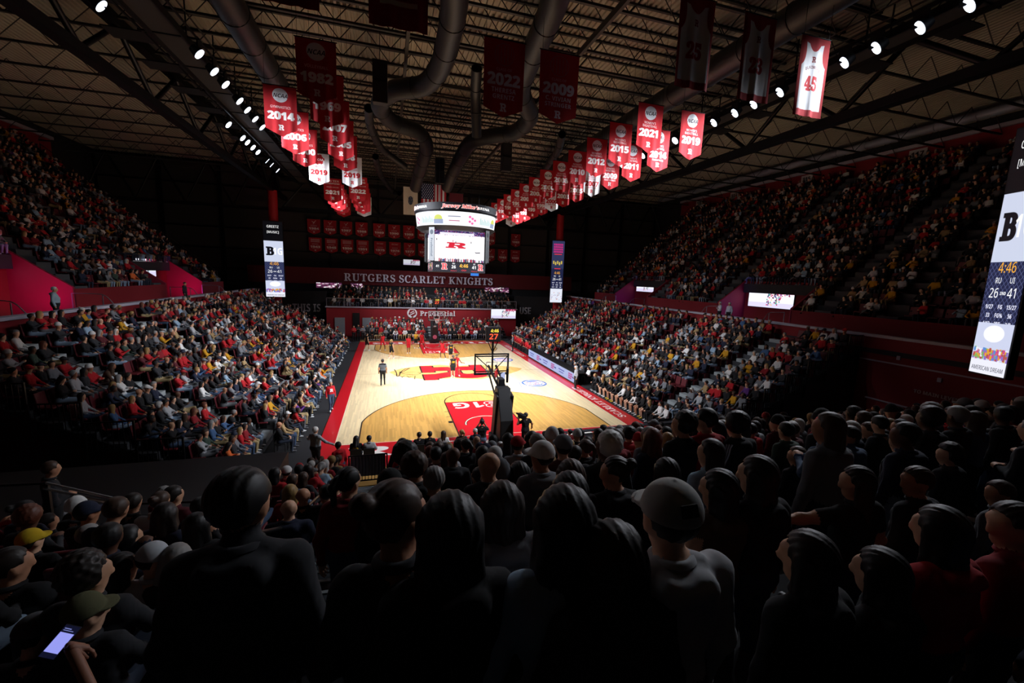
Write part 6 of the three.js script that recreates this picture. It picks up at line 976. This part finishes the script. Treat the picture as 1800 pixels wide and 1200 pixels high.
  // photographers behind the photographer basket
  const kneel = { lean: 0.1, knees: [[-0.15, 0.5, 0.32], [0.16, 0.3, 0.3]], feet: [[-0.15, 0.09, 0.25], [0.16, 0.12, -0.15]], arms: [[[-0.28, 1.2, 0.16], [-0.08, 1.55, 0.22]], [[0.28, 1.2, 0.16], [0.08, 1.55, 0.22]]] };
  const cam = (t, x, y, z, big) => { part(t, 'camera_in_hand', rbox(big ? 0.16 : 0.14, big ? 0.2 : 0.1, big ? 0.5 : 0.09, 0.02), M.black, [x, y, z]); part(t, 'camera_lens', at(cyl(0.045, 0.05, 0.2, 12), x, y, z + (big ? 0.35 : 0.14), Math.PI / 2), M.black); };
  cam(st('photographer in black shirt and jeans raising a camera by the hoop base', 846, 792, Math.PI - 0.2, { lod: 0, pose: { sit: 1, lean: 0.05, yaw: 0, arms: [[[-0.26, 0.85, 0.2], [-0.07, 1.16, 0.2]], [[0.26, 0.85, 0.2], [0.07, 1.16, 0.2]]], bareArms: 1 }, top: '#111113', legs: '#5b728f', hair: 'short', hairColor: '#0d0a09', scale: 1.12 }, 'photographers at the baseline'), 0, 1.24, 0.2);
  cam(st('camera operator in black shouldering a big video camera beside the hoop', 922, 790, Math.PI + 0.25, { lod: 0, pose: { arms: [[[-0.36, 1.18, 0.02], [-0.42, 1.0, 0.1]], [[0.3, 1.2, 0.2], [0.2, 1.5, 0.25]]], bareArms: 1 }, top: '#101012', legs: '#17181c', hair: 'crop', hairColor: '#0d0a09', scale: 1.02 }, 'photographers at the baseline'), 0.2, 1.62, 0.02, true);
  // courtside seats at the photographer baseline: [x, z, top, hair, hair colour, label]
  [[-6.5, 'black', 'long', 'black', 'person in a black jersey with gold number and long black hair on a baseline chair', '22'], [-6.0, 'light grey', 'short', 'black', 'person in dark vest and light grey hood on a baseline chair'], [-4.0, 'black', 'short', 'dark brown', 'person in black with short dark hair on a baseline chair'], [-3.55, 'black', 'short', 'black', 'person in black with cropped black hair on a baseline chair'], [-3.0, 'white', 'long', 'brown', 'person in white with long brown hair on a baseline chair'], [-2.2, 'charcoal', 'pony', 'blond', 'person with blond ponytail on a baseline chair'], [-1.6, 'navy', 'short', 'white', 'white-haired person in a navy suit on a baseline chair'], [1.3, 'red', 'short', 'black', 'person in red with a headset crouched beside the hoop base'], [2.5, 'crimson', 'short', 'black', 'person in a dark red vest by the press table'], [3.0, 'white', 'short', 'grey', 'person in a white jacket with blue panel by the press table'], [4.2, 'tan', 'bald', 'grey', 'bald person in tan at the press table'], [5.1, 'black', 'short', 'black', 'person in black at the press table'], [6.2, 'grey', 'short', 'grey', 'grey-haired person at the press table'], [7.3, 'red', 'short', 'black', 'person in red at the press table'], [8.3, 'white', 'cap', 'white', 'person in white cap at the end of the press table']].forEach(([x, top, hair, hc, label, num]) => {
    const z = x < 1 ? 16.9 : 17.75; foldingChair([x, 0.03, z], Math.PI, 'black folding chair under a person at the photographer baseline', 'baseline chairs');
    const t = P(label, [x, 0.03, z - 0.02], Math.PI + rr(-0.15, 0.15), { pose: pick(['sit', 'sitLook', 'sitPhone']), top: TOPS[top], hair, hairColor: HAIR[hc] || TOPS[hc], skin: pick(SKIN), legs: LEGS['dark jeans'] }, 'people seated along the photographer baseline'); if (num) number(t, num, '#e0b020', 0.86, -0.2, 0.3);
  });
  // bench side: visitors' bench, scorers behind the LED table, home bench
  for (let k = 0; k < 15; k++) {
    const z = 7.3 + k * 0.56, staff = k < 2 || k > 11; foldingChair([9.5, 0, z], -Math.PI / 2, 'black folding chair of the visitors bench', 'visitors bench chairs');
    P(staff ? (k < 2 ? `${ord(k)} staff member in dark clothes at the scorer end of the visitors bench` : `staff member in ${k === 12 ? 'black' : 'white'} shirt, ${ord(k - 12)} of the bench tail by the cooler`) : `${ord(k - 2)} visitors bench player in black warmup with bare legs, counted from the LED table`, [9.48, 0, z], -Math.PI / 2 - 0.25, { pose: pick(['sitLean', 'sit', 'sitLook']), extra: staff ? {} : { bareLegs: 1 }, top: staff ? (k > 12 ? '#d6d6d4' : '#19191c') : pick(['#131315', '#131315', '#d0d0cf', '#b8891a']), legs: '#121214', hair: pick(['pony', 'bun', 'long', 'mid']), hairColor: HAIR[pick(['blond', 'brown', 'dark brown'])], skin: SKIN[k % 3], shoe: staff ? '#d8d8d8' : pick(['#e4c23a', '#e8e8e8', '#d0d0d0']) }, 'people on the visitors bench');
  }
  for (let k = 0; k < 17; k++) { const z = -5.3 + k * 0.66; foldingChair([9.75, 0, z], -Math.PI / 2, 'black folding chair behind the LED table', 'chairs behind the LED table'); P(`${ord(k)} person behind the LED table, counted from the home bench end`, [9.73, 0, z], -Math.PI / 2, { pose: pick(['sit', 'sitLean', 'sitPhone']), top: TOPS[pick(['black', 'charcoal', 'grey', 'red', 'navy', 'white'])], hair: pick(['short', 'crop', 'mid']), hairColor: HAIR[pick(HAIRBAG)], skin: pick(SKIN) }, 'people behind the LED table'); }
  for (let k = 0; k < 13; k++) { const z = -13.6 + k * 0.58; foldingChair([9.3, 0, z], -Math.PI / 2, 'black folding chair of the home bench', 'home bench chairs'); P(`${ord(k)} person in red on the home bench, counted from the far baseline`, [9.28, 0, z], -Math.PI / 2 + 0.2, { pose: pick(['sitLean', 'sit', 'sitLook2']), top: pick(['#b4101c', '#b4101c', '#8d0f18', '#141416']), hair: pick(['bun', 'pony', 'short']), hairColor: HAIR[pick(['black', 'dark brown'])], skin: pick(SKIN) }, 'people on the home bench'); }
  // front row opposite the benches
  for (let k = 0; k < 50; k++) { const z = 14.6 - k * 0.58, L = look(TOPBAG, SITP); foldingChair([-9.75, 0, z], Math.PI / 2, 'black folding chair in the courtside row opposite the benches', 'courtside chairs'); if (k % 11 === 7) continue; P(`person in ${L.topName}, ${L.hairText}, courtside row opposite the benches, ${ord(k)} from end`, [-9.73, 0, z], Math.PI / 2 + 0.25, { ...L, lod: 1 }, 'courtside row opposite the benches'); }
  // standing row at the far corner and ledge staff
  for (let k = 0; k < 7; k++) st(`${ord(k)} person standing in a loose line at the far corner of the court`, 622 + k * 8, 599 - (k % 2) * 2, 0.3, { pose: pick(['stand', 'standCross']), top: TOPS[pick(['red', 'black', 'grey', 'white', 'charcoal'])], legs: LEGS[pick(['khaki trousers', 'black trousers'])], scale: 1.03 }, 'people standing at the far corner');
  P('white-haired person in a pale blue shirt standing at the ledge by the pink portal wall', [-20.75, 4.88, 8.3], 1.9, { pose: 'stand', top: '#8fa2ad', hair: 'crop', hairColor: '#c9c9c9', scale: 1.04, extra: { fat: 0.03 } });
  P('person in a dark coat standing at the ledge beside the distant portal screen', [-20.9, 4.88, -5.9], 1.6, { pose: 'stand', top: '#1c1f26', hair: 'crop', hairColor: '#3a2a20' });
  P('usher in a pale shirt standing at the bench side portal, nearer its violet wall', [20.8, 4.88, 6.0], -1.9, { pose: 'standCross', top: '#b9bcc4', hair: 'crop', hairColor: '#c9c9c9' });
  P('usher in a pale shirt standing at the bench side portal, nearer its video screen', [20.8, 4.88, 7.0], -1.4, { pose: 'stand', top: '#aeb4c4', hair: 'short', hairColor: '#c0c0c0' });
  { const h = pixelAt(85, 828, 6.9); P('guard in a dark uniform leaning on the rail of the corner walkway', [h.x, h.y - 1.6, h.z], 2.2, { pose: 'standHands', top: '#14161c', hair: 'crop', hairColor: HAIR.brown }); }
}
renderer.render(scene, camera);
